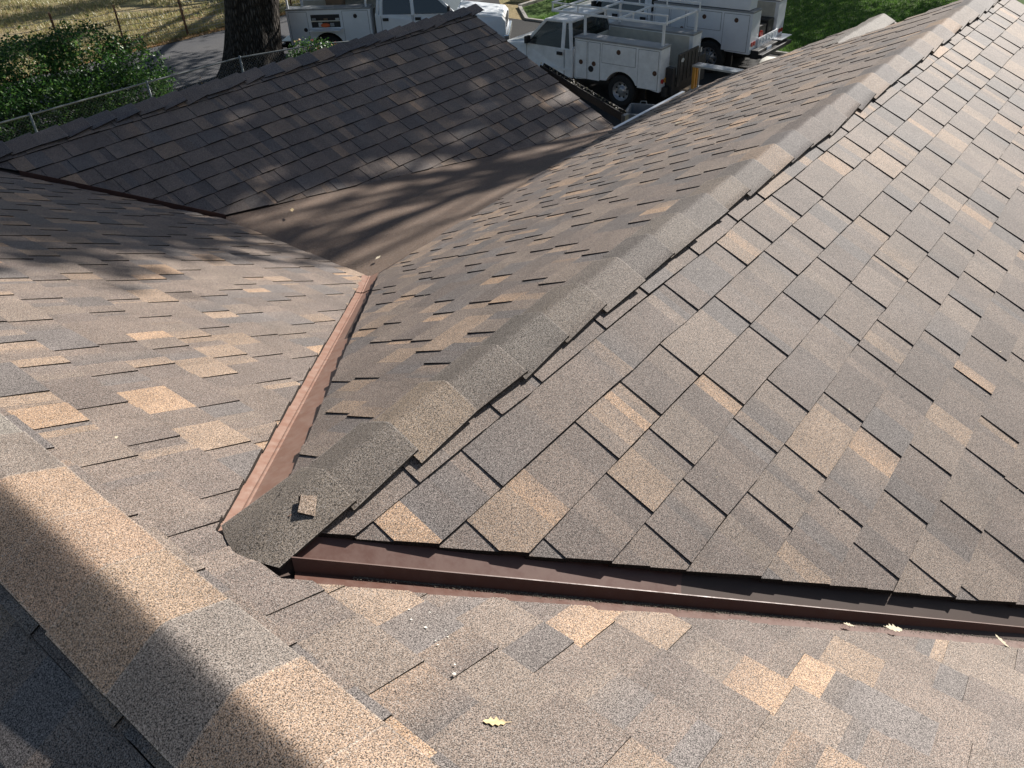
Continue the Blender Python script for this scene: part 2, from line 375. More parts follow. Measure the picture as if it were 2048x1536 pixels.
slab(bm, [pC(JX, WY), pC(7.13, WY), pC(7.13, 2.25), pC(8.4, 2.25), pC(7.9, 4.0), pC(6.6, 4.0), pC(2.9, 3.45)])
slab(bm, [pD(JX, WY), pD(5.1, -3.49), pD(7.13, -3.49), pD(7.13, WY)])
slab(bm, [pF(1.69, FY), pF(2.857, 5.12), pF(7.08, 4.33), pF(7.08, FY)])
slab(bm, [(1.69, FY, FZ), (7.08, FY, FZ), (7.08, 8.4, FZ-tn*2.11), (1.2, 8.4, FZ-tn*2.11)])
slab(bm, [(7.15, 2.25, zC(2.25)), (8.4, 2.25, zC(2.25)), (8.4, .85, zC(2.25)-tn*1.4), (7.15, .85, zC(2.25)-tn*1.4)])
bmesh.ops.recalc_face_normals(bm, faces=bm.faces)
link('roof_deck', bm, M['fascia'], house)
bm = bmesh.new()
def wallbox(x0, x1, y0, y1, zt): box(bm, x0, x1, y0, y1, -.2, zt)
wallbox(-2.5, 2.5, -4.2, 7.4, 3.35)
wallbox(2.6, 6.75, 4.75, 7.9, 3.25); wallbox(2.6, 6.8, -3.1, 3.3, 2.62); wallbox(6.9, 7.6, 1.2, 3.6, 3.3)
prism(bm, [(-3.0, 2.7), (WY, 4.72), (3.5, 3.62), (3.5, 2.7)], 6.7, 6.8, 'x'); prism(bm, [(4.8, 3.3), (FY, 4.16), (7.9, 3.3)], 6.64, 6.74, 'x')
link('wall', bm, M['wall'], house)
# ------------------------------------------------------------------ ridge caps
def caps(name, P0, D, L, sideA, sideB, seed, width=.145, ex=.205, tones=None, label=None, jig=.006, start=0.0, hs=(.004, .013), foot=False, rnd0=.002):
    """folded cap shingles along a ridge; sideA/sideB are the two downslope directions"""
    P0, D, A, B = Vector(P0), Vector(D).normalized(), Vector(sideA).normalized(), Vector(sideB).normalized()
    rnd = random.Random(seed); bm = bmesh.new(); col = bm.loops.layers.float_color.new('tone')
    up_ = Vector((0, 0, 1)); n = int(L/ex)+1; prevc = None
    for i in range(n):
        c = tones[i % len(tones)] if tones and i < len(tones) else pick(rnd, .55)
        if not tones and prevc and rnd.random() < .25: c = prevc
        prevc = c
        sh = rnd.uniform(-jig, jig)*1.3; tw = rnd.uniform(-jig, jig); wd = width+rnd.uniform(-jig, jig)*.7; l0 = start+i*ex-.012; l1 = start+(i+1)*ex
        lift = rnd.uniform(0, jig*.7)
        def prof(along, hh, off):
            pts = []
            for u in (-1, -.975, -.55, -.3, -.14, -.05, .05, .14, .3, .55, .975, 1):
                wv = abs(u)*(wd+(off if u > 0 else -off)*u*u)
                side = A if u < 0 else B
                fl = side*wv; rnd_ = rnd0*math.exp(-(u*7)**2)
                nrm = D.cross(side); nrm = nrm if nrm.z > 0 else -nrm
                p = P0+D*along+fl; pts.append(p+up_*(hh*1.25+(lift if abs(u) == 1 and u > 0 else 0)-rnd_+.6*wave(P0+D*along)))
            return pts
        a = prof(l0, hs[0], sh-tw); b = prof(l1, hs[1], sh+tw); rings_ = [a, b]
        if foot and i == 0:
            us = (-1, -.975, -.55, -.3, -.14, -.05, .05, .14, .3, .55, .975, 1)
            a = []
            for u, q in zip(us, prof(l0, hs[0], 0)):
                x = q.x-.035*(1-abs(u)**1.5); a.append(Vector((x, q.y+(.012*u if u < 0 else 0)*-1, zA(x)+.0125)))
            mid = [p.lerp(q, .42)+up_*.006*(1-abs(u)) for p, q, u in zip(a, b, us)]; rings_ = [a, mid, b]
        rings_.insert(-1, [p.lerp(q, 1-.004/ex) for p, q in zip(rings_[-2], rings_[-1])])
        vr_ = [[bm.verts.new(p) for p in g_] for g_ in rings_]
        for va, vb in zip(vr_, vr_[1:]):
            for k in range(len(a)-1):
                f = bm.faces.new((va[k], va[k+1], vb[k+1], vb[k])); f.smooth = True
                worn = vb is vr_[-1]
                for lp in f.loops: lp[col] = (*(tuple(.6*q+.4*w_ for q, w_ in zip(c, (.30, .26, .22))) if worn or k in (0, len(a)-2) else c), 1)
                f.normal_update()
                if f.normal.z < 0: f.normal_flip()
        if foot and i == 0:
            for k in range(len(a)-1):
                f = bm.faces.new([bm.verts.new(v) for v in (a[k], a[k+1], a[k+1]-up_*.005, a[k]-up_*.005)]); f.material_index = 1
        def skirt(p, q, dd=.007):
            f = bm.faces.new([bm.verts.new(v) for v in (p, q, q-up_*dd, p-up_*dd)]); f.material_index = 1
            for lp in f.loops: lp[col] = (.02, .02, .02, 1)
        skirt(a[0], b[0], .006); skirt(a[-1], b[-1], .006)
        for k in range(len(b)-1): skirt(b[k], b[k+1], .009)
    link(name, bm, [M['shingle'], M['edge']], house, label=label)
tan, tan2, gry, brn, drk = (.30, .208, .143), (.27, .185, .125), (.175, .155, .132), (.15, .12, .098), (.115, .10, .088)
# main ridge, running to +Y
caps('ridge_cap', (RX, -4.5, RZ+.012), (0, 1, 0), 12.0, (-cs, 0, -sn), (cs, 0, -sn), 21, .137, .2045, label='cap shingles along the near ridge',
     tones=[tan2, brn, gry, tan, brn, tan2, gry, brn, tan, gry, brn, tan2, gry, brn, tan, gry, tan2, brn, gry, tan, tan2, tan2, tan2, (.25, .18, .127), (.27, .19, .132), (.26, .183, .127), (.155, .130, .110), (.255, .18, .123), (.265, .18, .122), tan2, brn, gry, brn, brn, gry], jig=.0015, hs=(.006, .0085), rnd0=.003)
caps('ridge_cap', (0, WY+.004, WZ+.020), (1, 0, 0), 6.6, (0, cs, -sn), (0, -cs, -sn), 22, .108, .2045, start=.53, foot=True, label='cap shingles along the wing ridge', jig=.006, hs=(.004, .017),
     tones=[(.140, .115, .09), (.122, .10, .08), (.20, .150, .106), (.13, .107, .087), (.115, .097, .08), (.15, .122, .097), (.155, .127, .104), (.118, .10, .086), (.15, .125, .102), (.13, .11, .094), (.17, .135, .105), (.125, .105, .09)])
caps('ridge_cap', (1.65, FY, FZ+.012), (1, 0, 0), 5.4, (0, cs, -sn), (0, -cs, -sn), 23, .145, .20, label='jagged cap shingles along the garage ridge', jig=.013, hs=(.004, .020))
caps('ridge_cap', (7.25, 2.25, zC(2.25)+.012), (1, 0, 0), 1.1, (0, cs, -sn), (0, -cs, -sn), 24, .14, .2, label='caps of the far entry gable', tones=[gry]*7)
# ------------------------------------------------------------------ metal valleys
def valley(p, q, nL, nR, wL, wR, rib, mat, label, lean=(0, 0)):
    """open valley: two flanges lying on the slopes and a crimped rib on the centre line"""
    p, q = Vector(p), Vector(q); bm = bmesh.new(); d = (q-p).normalized(); up_ = Vector((0, 0, 1))
    def fl(n, w_):
        n = Vector(n).normalized(); o = n.cross(d).normalized()
        return o*w_
    oL = fl(nL, wL); oR = fl(nR, wR)
    if oL.z < 0: oL = -oL
    if oR.z < 0: oR = -oR
    N = 24; t_ = .0035; prof = [oL+up_*.002, oL.normalized()*.006+up_*.002, Vector(lean+(rib,))+(oL.normalized()*.0015), Vector(lean+(rib,))+(oR.normalized()*.0015), oR.normalized()*.006+up_*.002, oR+up_*.002]
    prev = None
    for i in range(N+1):
        c = p.lerp(q, i/N); rr = [bm.verts.new(c+v+up_*(.0015*noise.noise((c+v)*6))) for v in prof]
        if prev:
            for k in range(5): bm.faces.new((prev[k], prev[k+1], rr[k+1], rr[k]))
        prev = rr
    bmesh.ops.recalc_face_normals(bm, faces=bm.faces)
    return link('valley_flashing', bm, mat, house, label=label)
NA, NC, ND = (sn, 0, cs), (0, sn, cs), (0, -sn, cs)
# right valley: from J to (+x,-y)
XR = 3.2
valley((.545, 1.062, zA(.545)-.004), (.545+2.6*1.35/1.29, 1.062-2.6, zA(.545+2.6*1.35/1.29)-.004), ND, NA, .12, .11, .037, M['flash'], 'dark brown metal channel under the grey slope', (.004, .006))
valley((.50, 1.225, zA(.50)-.004), (2.83, 3.475, zA(2.83)-.002), NC, NA, .15, .13, .005, M['flash2'], 'dusty reddish brown metal valley')
lp0, lp1 = Vector((.50, 1.225, zA(.50)-.004)), Vector((2.83, 3.475, zA(2.83)-.002))
valley(lp0.lerp(lp1, .86)+Vector((0, 0, .0045)), lp1+Vector((.03, .03, .0035)), NC, NA, .06, .045, .006, M['flash2'], 'lapped far end of the dusty metal valley')
valley((1.98, 6.0, zA(1.98)-.004), (2.90, 5.09, zA(2.90)-.004), ND, NA, .06, .06, .048, M['flash'], 'short dark metal valley beside the garage wing')
# granule drift lying along the right valley and grit at the left valley's foot
bm = bmesh.new(); rnd = random.Random(5)
def grain(bm, p, r_):
    v = [bm.verts.new(p+Vector((rnd.uniform(-1, 1), rnd.uniform(-1, 1), rnd.uniform(.1, 1)))*r_) for _ in range(4)]
    for f in ((0, 1, 2), (0, 2, 3), (0, 3, 1), (1, 3, 2)): bm.faces.new([v[k] for k in f])
for i in range(15000):
    x = rnd.uniform(.08, 2.2); k = abs(rnd.gauss(0, .008))*(1.0+.6*noise.noise(Vector((x*9, 0, 0)))) * (.5+min(1, x))
    px, py = .545+x*1.0465-(.005+k)*r2, 1.062-x-(.005+k)*r2
    grain(bm, Vector((px, py, zA(px)+.000)), rnd.uniform(.0008, .002))
for i in range(2600):
    x, y = rnd.gauss(2.93, .10), rnd.gauss(3.62, .13)
    if x < 2.8: continue
    grain(bm, Vector((x, y, 3.80+.0)), rnd.uniform(.001, .0028))
for i in range(3000):
    x = rnd.uniform(3.0, 6.5); y = 3.36+(x-2.85)*.19+abs(rnd.gauss(0, .03))+.03
    grain(bm, Vector((x, y, 3.835-(x-2.9)*.071+.012)), rnd.uniform(.001, .003))
link('granule_drift', bm, M['debris'], house, kind='stuff')
bm = bmesh.new()
for i in range(150):
    k = rnd.random()
    if k < .4: x, y = rnd.uniform(.4, 2.7), rnd.uniform(-1, 5); p = Vector((x, y, zA(x)+.016)) if abs(y-1.16) > x+.0 or x < .45 else None
    elif k < .7: x = rnd.uniform(1.6, 6.8); y = rnd.uniform(1.4, 3.2); p = Vector((x, y, zC(y)+.014)) if y < .70+x-.4 else None
    else: x = rnd.uniform(1.4, 6); y = rnd.uniform(-.4, 1.0); p = Vector((x, y, zD(y)+.016)) if x+y > 1.8 else None
    if p:
        a = Vector((rnd.uniform(-1, 1), rnd.uniform(-1, 1), 0)).normalized(); r_ = rnd.uniform(.0015, .0045); b_ = Vector((-a.y, a.x, rnd.uniform(-.3, .3)))*r_*rnd.uniform(.3, .9)
        bm.faces.new([bm.verts.new(p+q) for q in (a*r_*1.6, b_, -a*r_*1.6, -b_)])
link('leaf_crumbs', bm, M['leafpale'], house, kind='stuff')
# stain flecks
for x, y in ((.629, .816), (.657, .787), (.615, .756), (.638, .726), (.627, .71), (.60, .716), (.595, .705), (.579, .646), (.61, .79), (.56, .63)):
    bm = bmesh.new(); r_ = rnd.uniform(.0016, .0036); c = Vector((x, y, zA(x)+.0145)); ring = [c+Vector((math.cos(a)*r_*rnd.uniform(.5, 1.3), math.sin(a)*r_*rnd.uniform(.5, 1.3), -math.cos(a)*r_*.4903)) for a in [k*math.pi/4 for k in range(8)]]
    bm.faces.new([bm.verts.new(p) for p in ring]); link('bird_dropping', bm, M['dropping'], house)
# drip edge on the far eave and the gutter on the garage rake
bm = bmesh.new(); z0 = zC(4.0)
beam(bm, (6.58, 4.02, z0-.0), (8.0, 4.02, z0-.0), .035, .03); box(bm, 6.6, 7.95, 4.0, 4.015, z0-.14, z0-.01)
link('drip_edge', bm, M['alu'], house, label='bright metal drip edge on the far eave')
bm = bmesh.new(); ga, gb = Vector((7.16, 5.35, zF(5.35)-.02)), Vector((7.30, 4.36, zF(4.36)+.06))
dd = (gb-ga).normalized(); sd_ = Vector((1, .1, 0))
for off in (.0, .075):
    beam(bm, ga+sd_*off+Vector((0, 0, -.03)), gb+sd_*off+Vector((0, 0, -.03)), .006, .08)
beam(bm, ga+sd_*.037-Vector((0, 0, .07)), gb+sd_*.037-Vector((0, 0, .07)), .075, .006)
gut = link('gutter', bm, M['black'], house, label='leaf-filled dark gutter on the garage rake')
bm = bmesh.new()
for i in range(420):
    k = rnd.random()**.7; c = ga.lerp(gb, k)+sd_*rnd.uniform(.0, .075)+Vector((0, 0, rnd.uniform(-.04, .025)))
    a = Vector((rnd.uniform(-1, 1), rnd.uniform(-1, 1), rnd.uniform(-.6, .6))).normalized()*rnd.uniform(.006, .018); b_ = a.orthogonal().normalized()*rnd.uniform(.006, .014)
    bm.faces.new([bm.verts.new(c+q) for q in (a, b_, -a, -b_)])
link('leaf_debris', bm, leafmat('gutter_litter', [(.03, .025, .015), (.06, .05, .03), (.10, .08, .04), (.5, .45, .3)]), gut, kind='stuff')
bm = bmesh.new()
gc = gb+Vector((-.02, 0, 0))
box(bm, gc.x, gc.x+.07, gc.y-.05, gc.y-.0, gc.z-.34, gc.z+.0)
for k in range(7): box(bm, gc.x-.004, gc.x, gc.y-.048+k*.007, gc.y-.045+k*.007, gc.z-.33, gc.z-.01)
link('downspout', bm, M['galv'], gut, bevel=.006)
# ------------------------------------------------------------------ small loose things on the roof
def leaf_bm(size, seed, curl=.3):
    rn = random.Random(seed); bm = bmesh.new(); out = []
    for side in (1, -1):
        pts = []
        for k in range(9):
            u = k/8; wd = math.sin(math.pi*min(1, u*.92+.06))*.30*(1.0 if k % 2 else .45)*rn.uniform(.85, 1.15)
            pts.append((u-.5, side*wd))
        out.append(pts)
    ring = [(-.75, .012)]+out[0]+[(.52, 0)]+out[1][::-1]+[(-.75, -.012)]
    vs = [bm.verts.new(Vector((x, y, curl*(y*y*1.6+x*x*.35)+.02*rn.random()))*size) for x, y in ring]
    mid = [bm.verts.new(Vector((x, 0, curl*x*x*.35))*size) for x in (-.45, -.2, 0, .2, .45)]
    bm.faces.new(vs); bmesh.ops.delete(bm, geom=mid, context='VERTS'); bmesh.ops.triangulate(bm, faces=bm.faces)
    ext = bmesh.ops.solidify(bm, geom=bm.faces[:], thickness=size*.012)
    return bm
def leaf(name, loc, size, rz, tilt, mat, label, seed, cat='leaf', group=None):
    o = link(name, leaf_bm(size, seed), M[mat]); o.location = loc; o.rotation_euler = (Euler((tilt[0], tilt[1], 0)).to_matrix()@Matrix.Rotation(rz, 3, 'Z')).to_euler()
    tag(o, label, cat, group); return o
leaf('dry_leaf', (.522, .505, zA(.522)+.016), .040, 2.4, (0, SL, 0), 'leafdry', 'golden lobed oak leaf lying alone on the near slope at the bottom', 1)
leaf('dry_leaf', (.538, 1.759, zA(.538)+.014), .030, .3, (0, SL, 0), 'leafpale', 'small yellowish leaf on the left slope above the near ridge', 2)
leaf('dry_leaf', (5.241, 2.657, zC(2.657)+.02), .085, .8, (-SL, 0, 0), 'leafpale', 'pale curled leaf on the brown slope near the far eave', 3)
leaf('dry_leaf', (1.548, .047, zA(1.55)+.02), .058, -.6, (.2, SL, 0), 'leafpale', 'large pale leaf lying against the dark metal channel', 4)
leaf('dry_leaf', (1.784, -.19, zA(1.79)+.018), .042, 1.2, (.3, SL, 0), 'leafpale', 'crumpled pale leaf at the right end of the metal channel', 5)
leaf('dry_leaf', (1.462, .140, zA(1.47)+.016), .028, 2.1, (0, SL, 0), 'leafpale', 'smallest leaf by the channel, left of the large pale one', 6)
leaf('dry_leaf', (3.05, 3.62, 3.83), .05, .2, (0, 0, 0), 'leafpale', 'cream leaf just past the end of the dusty metal valley', 7)
leaf('dry_leaf', (3.25, 4.75, 3.81), .06, .9, (0, 0, 0), 'leafdry', 'yellow leaf on the rolled roofing near the short dark valley', 8)
# square shingle offcut on the wing ridge cap
bm = bmesh.new(); col = bm.loops.layers.float_color.new('tone')
box(bm, -.021, .021, -.018, .018, 0, .005); rn = random.Random(3)
for v in bm.verts: v.co.x += rn.uniform(-.003, .003); v.co.y += rn.uniform(-.003, .003)
for f in bm.faces:
    for lp in f.loops: lp[col] = (.27, .2, .145, 1)
    f.material_index = 0 if f.normal.z > .5 or (f.normal_update() or f.normal.z > .5) else 1
o = link('shingle_scrap', bm, [M['shingle'], M['edge']]); o.location = (.648, 1.128, zD(1.128)+.034); o.rotation_euler = (Euler((SL+.12, .0, 0)).to_matrix()@Matrix.Rotation(.75, 3, 'Z')).to_euler()
tag(o, 'small square shingle offcut resting on the wing ridge cap', 'roofing scrap')
# a curled chip near it
o = link('shingle_chip', leaf_bm(.045, 12, .9), M['edge']); o.location = (.66, 1.215, zC(1.215)+.032); o.rotation_euler = (-.2, .1, .3)
tag(o, 'dark curled chip on the ridge cap beside the dusty metal valley', 'roofing scrap')
# ------------------------------------------------------------------ ground
def sheet(name, pts, z, mat, **kw):
    bm = bmesh.new(); bm.faces.new([bm.verts.new((x, y, z)) for x, y in pts]); bmesh.ops.recalc_face_normals(bm, faces=bm.faces)
    for f in bm.faces:
        if f.normal.z < 0: f.normal_flip()
    return link(name, bm, mat, **kw)
sheet('ground', [(-400, -400), (600, -400), (600, 600), (-400, 600)], 0, M['field'], kind='structure')
sheet('road', [(-60, 21.8), (24.0, 21.8), (70, 21.8), (70, 26.9), (-60, 26.9)], .008, M['road'], kind='structure')
sheet('driveway', [(7.2, -2), (23.6, -2), (23.6, 19.2), (26.5, 21.8), (11.6, 21.8), (9.5, 16), (7.2, 10)], .012, M['drive'], kind='structure')
sheet('lawn', [(23.72, -40), (120, -40), (120, 19.6), (25.2, 19.6), (23.72, 18.2)], .016, M['lawn'], kind='structure')
bm = bmesh.new(); beam(bm, (23.66, -20, .03), (23.66, 18.2, .03), .12, .1); beam(bm, (23.66, 18.2, .03), (25.2, 19.7, .03), .12, .1); beam(bm, (25.2, 19.7, .03), (70, 19.7, .03), .15, .16)
link('kerb', bm, M['concrete'], kind='structure')
# ------------------------------------------------------------------ leaves, grass
def leafcloud(bm, blobs, n, size, rnd, clump=1, cr=.3, aspect=.5, upbias=0, shell=.0):
    tot = sum(b[3]*b[4]*b[5] for b in blobs)
    for cx, cy, cz, rx, ry, rz in blobs:
        k = max(1, int(n*rx*ry*rz/tot/clump))
        for _ in range(k):
            d = Vector((rnd.gauss(0, 1), rnd.gauss(0, 1), rnd.gauss(0, 1))).normalized()*(rnd.random()**(.33 if not shell else .33*(1-shell)))
            c0 = Vector((cx+d.x*rx, cy+d.y*ry, cz+d.z*rz))
            for _ in range(clump):
                c = c0+Vector((rnd.gauss(0, cr), rnd.gauss(0, cr), rnd.gauss(0, cr*.8))) if clump > 1 else c0
                a = Vector((rnd.gauss(0, 1), rnd.gauss(0, 1), rnd.gauss(0, .7)+upbias)).normalized()
                b = a.cross(Vector((rnd.gauss(0, 1), rnd.gauss(0, 1), rnd.gauss(0, 1)))).normalized()
                s = size*rnd.uniform(.6, 1.3); a = a*s*.5; b = b*s*.5*aspect
                bm.faces.new([bm.verts.new(c+q) for q in (-a, b, a, -b)])
def trunk_bm(base, r0, r1, h, lean, flare=.5, n=40, rows=44, seed=0):
    lean = (lean[0], lean[1], 0)
    bm = bmesh.new(); prev = None
    for i in range(rows+1):
        k = i/rows; z = h*k; c = Vector(base)+Vector(lean)*z; r_ = r1+(r0-r1)*(1-k)+flare*r0*math.exp(-z/.45)
        ring = []
        for j in range(n):
            t_ = 2*math.pi*j/n; rr = r_*(1+.05*math.sin(t_*7+seed+z*.3)*1+.035*noise.noise(Vector((math.cos(t_)*5, math.sin(t_)*5, z*.8+seed))))+ .12*flare*math.exp(-z/.35)*math.sin(t_*5+1)
            ring.append(bm.verts.new(c+Vector((math.cos(t_)*rr, math.sin(t_)*rr, z))))
        if prev:
            for j in range(n): bm.faces.new((prev[j], prev[(j+1) % n], ring[(j+1) % n], ring[j]))
        prev = ring
    bm.faces.new(prev); return bm
def oak(base, r0, h, lean, blobs, nleaf, size, label, limbs=6, seed=1, clump=14, cr=.3, trunk_r1=None):
    rnd = random.Random(seed); root = empty('oak_tree', base, label=label, cat='tree', group='large oaks around the drive')
    tr = trunk_bm((0, 0, -.05), r0, trunk_r1 or r0*.8, h, lean, seed=seed); link('trunk', tr, M['bark'], root, smooth=True)
    top = Vector((lean[0], lean[1], 0))*h+Vector((0, 0, h-.2)); bm = bmesh.new()
    for b in blobs:
        e = Vector(b[:3])-Vector(base); mid = top.lerp(e, .5)+Vector((rnd.uniform(-.5, .5), rnd.uniform(-.5, .5), .6))
        ln = (e-top).length; jj = lambda k: Vector((rnd.uniform(-1, 1), rnd.uniform(-1, 1), rnd.uniform(-.6, .6)))*ln*k
        tube(bm, [top, top.lerp(mid, .5)+Vector((0, 0, .3))+jj(.05), mid, mid.lerp(e, .3)+jj(.06), mid.lerp(e, .6)+jj(.06), mid.lerp(e, .8)+jj(.05), e], r0*.30, 9, .02)
        for _ in range(3):
            q = e+Vector((rnd.uniform(-1, 1)*b[3]*.7, rnd.uniform(-1, 1)*b[4]*.7, rnd.uniform(-.2, .7)*b[5])); tube(bm, [mid, mid.lerp(q, .3)+jj(.05), mid.lerp(q, .6)+jj(.05), q], r0*.11, 6, .01)
    link('branches', bm, M['bark'], root, smooth=True)
    bm = bmesh.new(); leafcloud(bm, [(b[0]-base[0], b[1]-base[1], b[2]-base[2], *b[3:]) for b in blobs], nleaf, size, rnd, clump, cr, .6)
    link('crown', bm, M['leaf'], root)
    return root
oak((14.07, 20.95, 0), .76, 7.2, (.165, -.07), [(12, 22, 11, 4, 4, 2.2), (17, 24, 11, 4, 4, 2.5), (15, 18, 10.5, 4, 3, 1.8), (20, 20, 11, 4, 4, 2)], 16000, .17, 'thick oak with furrowed bark beyond the chain-link fence', seed=3, trunk_r1=.66)
# shade for the garage wing: crown overhanging from the right of the house
def lift(x, y, z, t): p = Vector((x, y, z))+SV*t; return p
def shade(x, y, z, t, rx, ry, rz): p = lift(x, y, z, t); return (p.x, p.y, p.z, rx, ry, rz)
oak((23.0, 2.2, 0), .45, 7.5, (-.05, .0), [shade(4.4, 6.2, 4, 15, 2.5, 1.1, .7), shade(1.0, 5.7, 4, 15, 2.2, 1.3, .7), shade(7.6, 5.9, 4, 15, 1.9, 1.0, .7), shade(.3, 4.45, 4, 15, 1.9, .75, .5), shade(1.0, 4.8, 4, 15, 2.0, .6, .5), shade(3.4, 4.5, 4, 15, 1.6, .25, .2), shade(6.6, 4.7, 4, 15, 1.0, .3, .3), shade(-1.5, 5.6, 4, 15, 1.6, 1.4, .8)], 14500, .20, 'oak reaching over the garage wing from the right of the house', seed=6, clump=40, cr=.24)
oak((35.5, 5.5, 0), .6, 6, (-.1, .05), [shade(18.2, 10.8, 1, 13, 3.0, 2.4, 1.4), shade(18.0, 14.5, 1, 13, 2.6, 2.2, 1.2), shade(22.2, 12, 1, 13, 2.6, 3.2, 1.4), shade(28, 6, 0, 14, 4.0, 4.5, 2), shade(30, 12, 0, 14, 4, 3.2, 2), shade(14.5, 11, 0, 13, 3.2, 3, 1.3)], 40000, .19, 'broad oak shading the parked trucks from the lawn', seed=7, clump=22, cr=.38)
oak((32, 31, 0), .6, 6, (-.1, -.05), [shade(17.5, 19.5, 1, 13, 3.0, 2.6, 1.3), shade(10, 24, 0, 15, 4, 2.2, 1.6), shade(9, 31, 0, 16, 5, 1.2, 1.6), shade(17, 36, 0, 16, 6, 1.3, 1.6), shade(12, 43, 0, 16, 8, 2.0, 1.6), shade(8, 18.9, 1, 13, 4, .9, 1.0), shade(20, 27.5, 0, 15, 5, 1.2, 1.3)], 40000, .19, 'distant oak on the field side of the road', seed=9, clump=22, cr=.38)
# hedge
def shrub(name, base, blobs, n, size, mat, label, cat, seed, clump=8, cr=.10, extra=None, stem=True, shell=.6):
    rnd = random.Random(seed); root = empty(name, base, label=label, cat=cat); bm = bmesh.new()
    leafcloud(bm, [(b[0]-base[0], b[1]-base[1], b[2]-base[2], *b[3:]) for b in blobs], n, size, rnd, clump, cr, .5, .5, shell)
    link('foliage', bm, M[mat], root)
    if stem:
        bm = bmesh.new()
        for b in blobs:
            e = Vector((b[0]-base[0], b[1]-base[1], b[2]-base[2])); tube(bm, [(0, 0, 0), (e.x*.6, e.y*.6, e.z*.4), e], .03, 6, .01)
        link('stem', bm, M['bark'], root)
    if extra:
        bm = bmesh.new(); leafcloud(bm, [(b[0]-base[0], b[1]-base[1], b[2]-base[2], *b[3:]) for b in blobs], extra[1], extra[2], rnd, 4, .04, .8, .3, .85)
        link('flower', bm, M[extra[0]], root, kind='stuff')
    return root
shrub('shrub', (8.2, 20.6, 0), [(5.0, 21.1, .9, 1.6, 1.1, 1.0), (6.6, 21.2, 1.0, 1.5, 1.1, 1.05), (8.1, 21.2, 1.15, 1.3, 1.1, 1.1), (9.3, 20.8, 1.25, 1.1, 1.0, 1.1), (10.2, 20.5, .95, .9, .85, .95), (7.4, 20.2, .7, 2.0, .8, .8), (9.6, 20.0, .6, 1.3, .7, .65)], 46000, .085, 'hedge', 'long dense dark green shrub behind the chain-link fence', 'shrub', 31, 10, .09)
shrub('flowering_shrub', (14.0, 18.1, 0), [(13.9, 18.15, .75, .55, .5, .6), (14.3, 17.9, .8, .5, .45, .5)], 2600, .07, 'hedge', 'loose shrub with coral blooms at the fence corner post', 'shrub', 32, 6, .06, ('flower', 150, .08))
shrub('leafy_plant', (6.2, 17.3, 0), [(6.1, 17.35, .55, .55, .5, .55)], 900, .16, 'light', 'bright yellow-green leafy plant low at the left, in front of the fence', 'plant', 33, 5, .08)
shrub('blossom_plant', (7.9, 17.9, 0), [(7.6, 17.9, .5, .4, .3, .38), (8.6, 18.1, .55, .35, .3, .35), (9.3, 18.2, .55, .3, .3, .35)], 900, .06, 'hedge', 'straggly plant with white blossoms just above the garage ridge', 'plant', 34, 4, .05, ('blossom', 170, .055))
shrub('dark_shrub', (26.6, 18.5, 0), [(26.9, 18.6, .5, 1.3, .9, .6), (28.2, 17.9, .5, 1.2, .9, .6)], 5000, .09, 'hedge', 'low dark rounded shrub beside the kerb beyond the trucks', 'shrub', 35, 8, .1)
# grass tufts
def tufts(name, area, n, hmin, hmax, mat, seed, inside=None, wd=.02):
    rnd = random.Random(seed); bm = bmesh.new()
    for _ in range(n):
        x, y = area(rnd)
        if inside and not inside(x, y): continue
        for _ in range(3):
            a = rnd.uniform(0, 6.28); h_ = rnd.uniform(hmin, hmax); d = Vector((math.cos(a), math.sin(a), 0)); c = Vector((x+rnd.gauss(0, .04), y+rnd.gauss(0, .04), .015))
            s = d.cross(Vector((0, 0, 1)))*wd
            bm.faces.new([bm.verts.new(q) for q in (c-s, c+s, c+d*h_*.5+Vector((0, 0, h_)))])
    return link(name, bm, M[mat], kind='stuff', label=None)
o = tufts('dry_grass', lambda r_: (r_.uniform(3, 26), 27.2+18*r_.random()**1.6), 26000, .05, .16, 'drygrass', 41, lambda x, y: noise.noise(Vector((x*.7, y*.7, 0))) > -.25, .018); tag(o, 'patchy sun-dried grass covering the field', 'grass')
o = tufts('lawn_grass', lambda r_: (23.8+12*r_.random()**1.3, r_.uniform(6, 18)), 30000, .03, .08, 'grassblade', 42, None, .012); tag(o, 'short green blades of the lawn', 'grass')
rnd = random.Random(44); bm = bmesh.new()
for _ in range(9000):
    x = rnd.uniform(9, 30); y = 27.15+abs(rnd.gauss(0, .35))-.25 if rnd.random() < .8 else 26.9+rnd.uniform(0, 3)
    c = Vector((x, y, .03)); a = Vector((rnd.gauss(0, 1), rnd.gauss(0, 1), rnd.gauss(0, .35))).normalized()*rnd.uniform(.03, .06); b = a.cross(Vector((0, 0, 1))).normalized()*rnd.uniform(.02, .04)
    bm.faces.new([bm.verts.new(c+q) for q in (-a, b, a, -b)])
for _ in range(900):
    x, y = rnd.gauss(12.3, .8), rnd.gauss(20.6, .5)
    c = Vector((x, y, .03)); a = Vector((rnd.gauss(0, 1), rnd.gauss(0, 1), rnd.gauss(0, .35))).normalized()*rnd.uniform(.03, .06); b = a.cross(Vector((0, 0, 1))).normalized()*.03
    bm.faces.new([bm.verts.new(c+q) for q in (-a, b, a, -b)])
tag(link('leaf_litter', bm, M['litter']), 'fallen tan leaves drifted along the road edge', 'leaves', None, 'stuff')
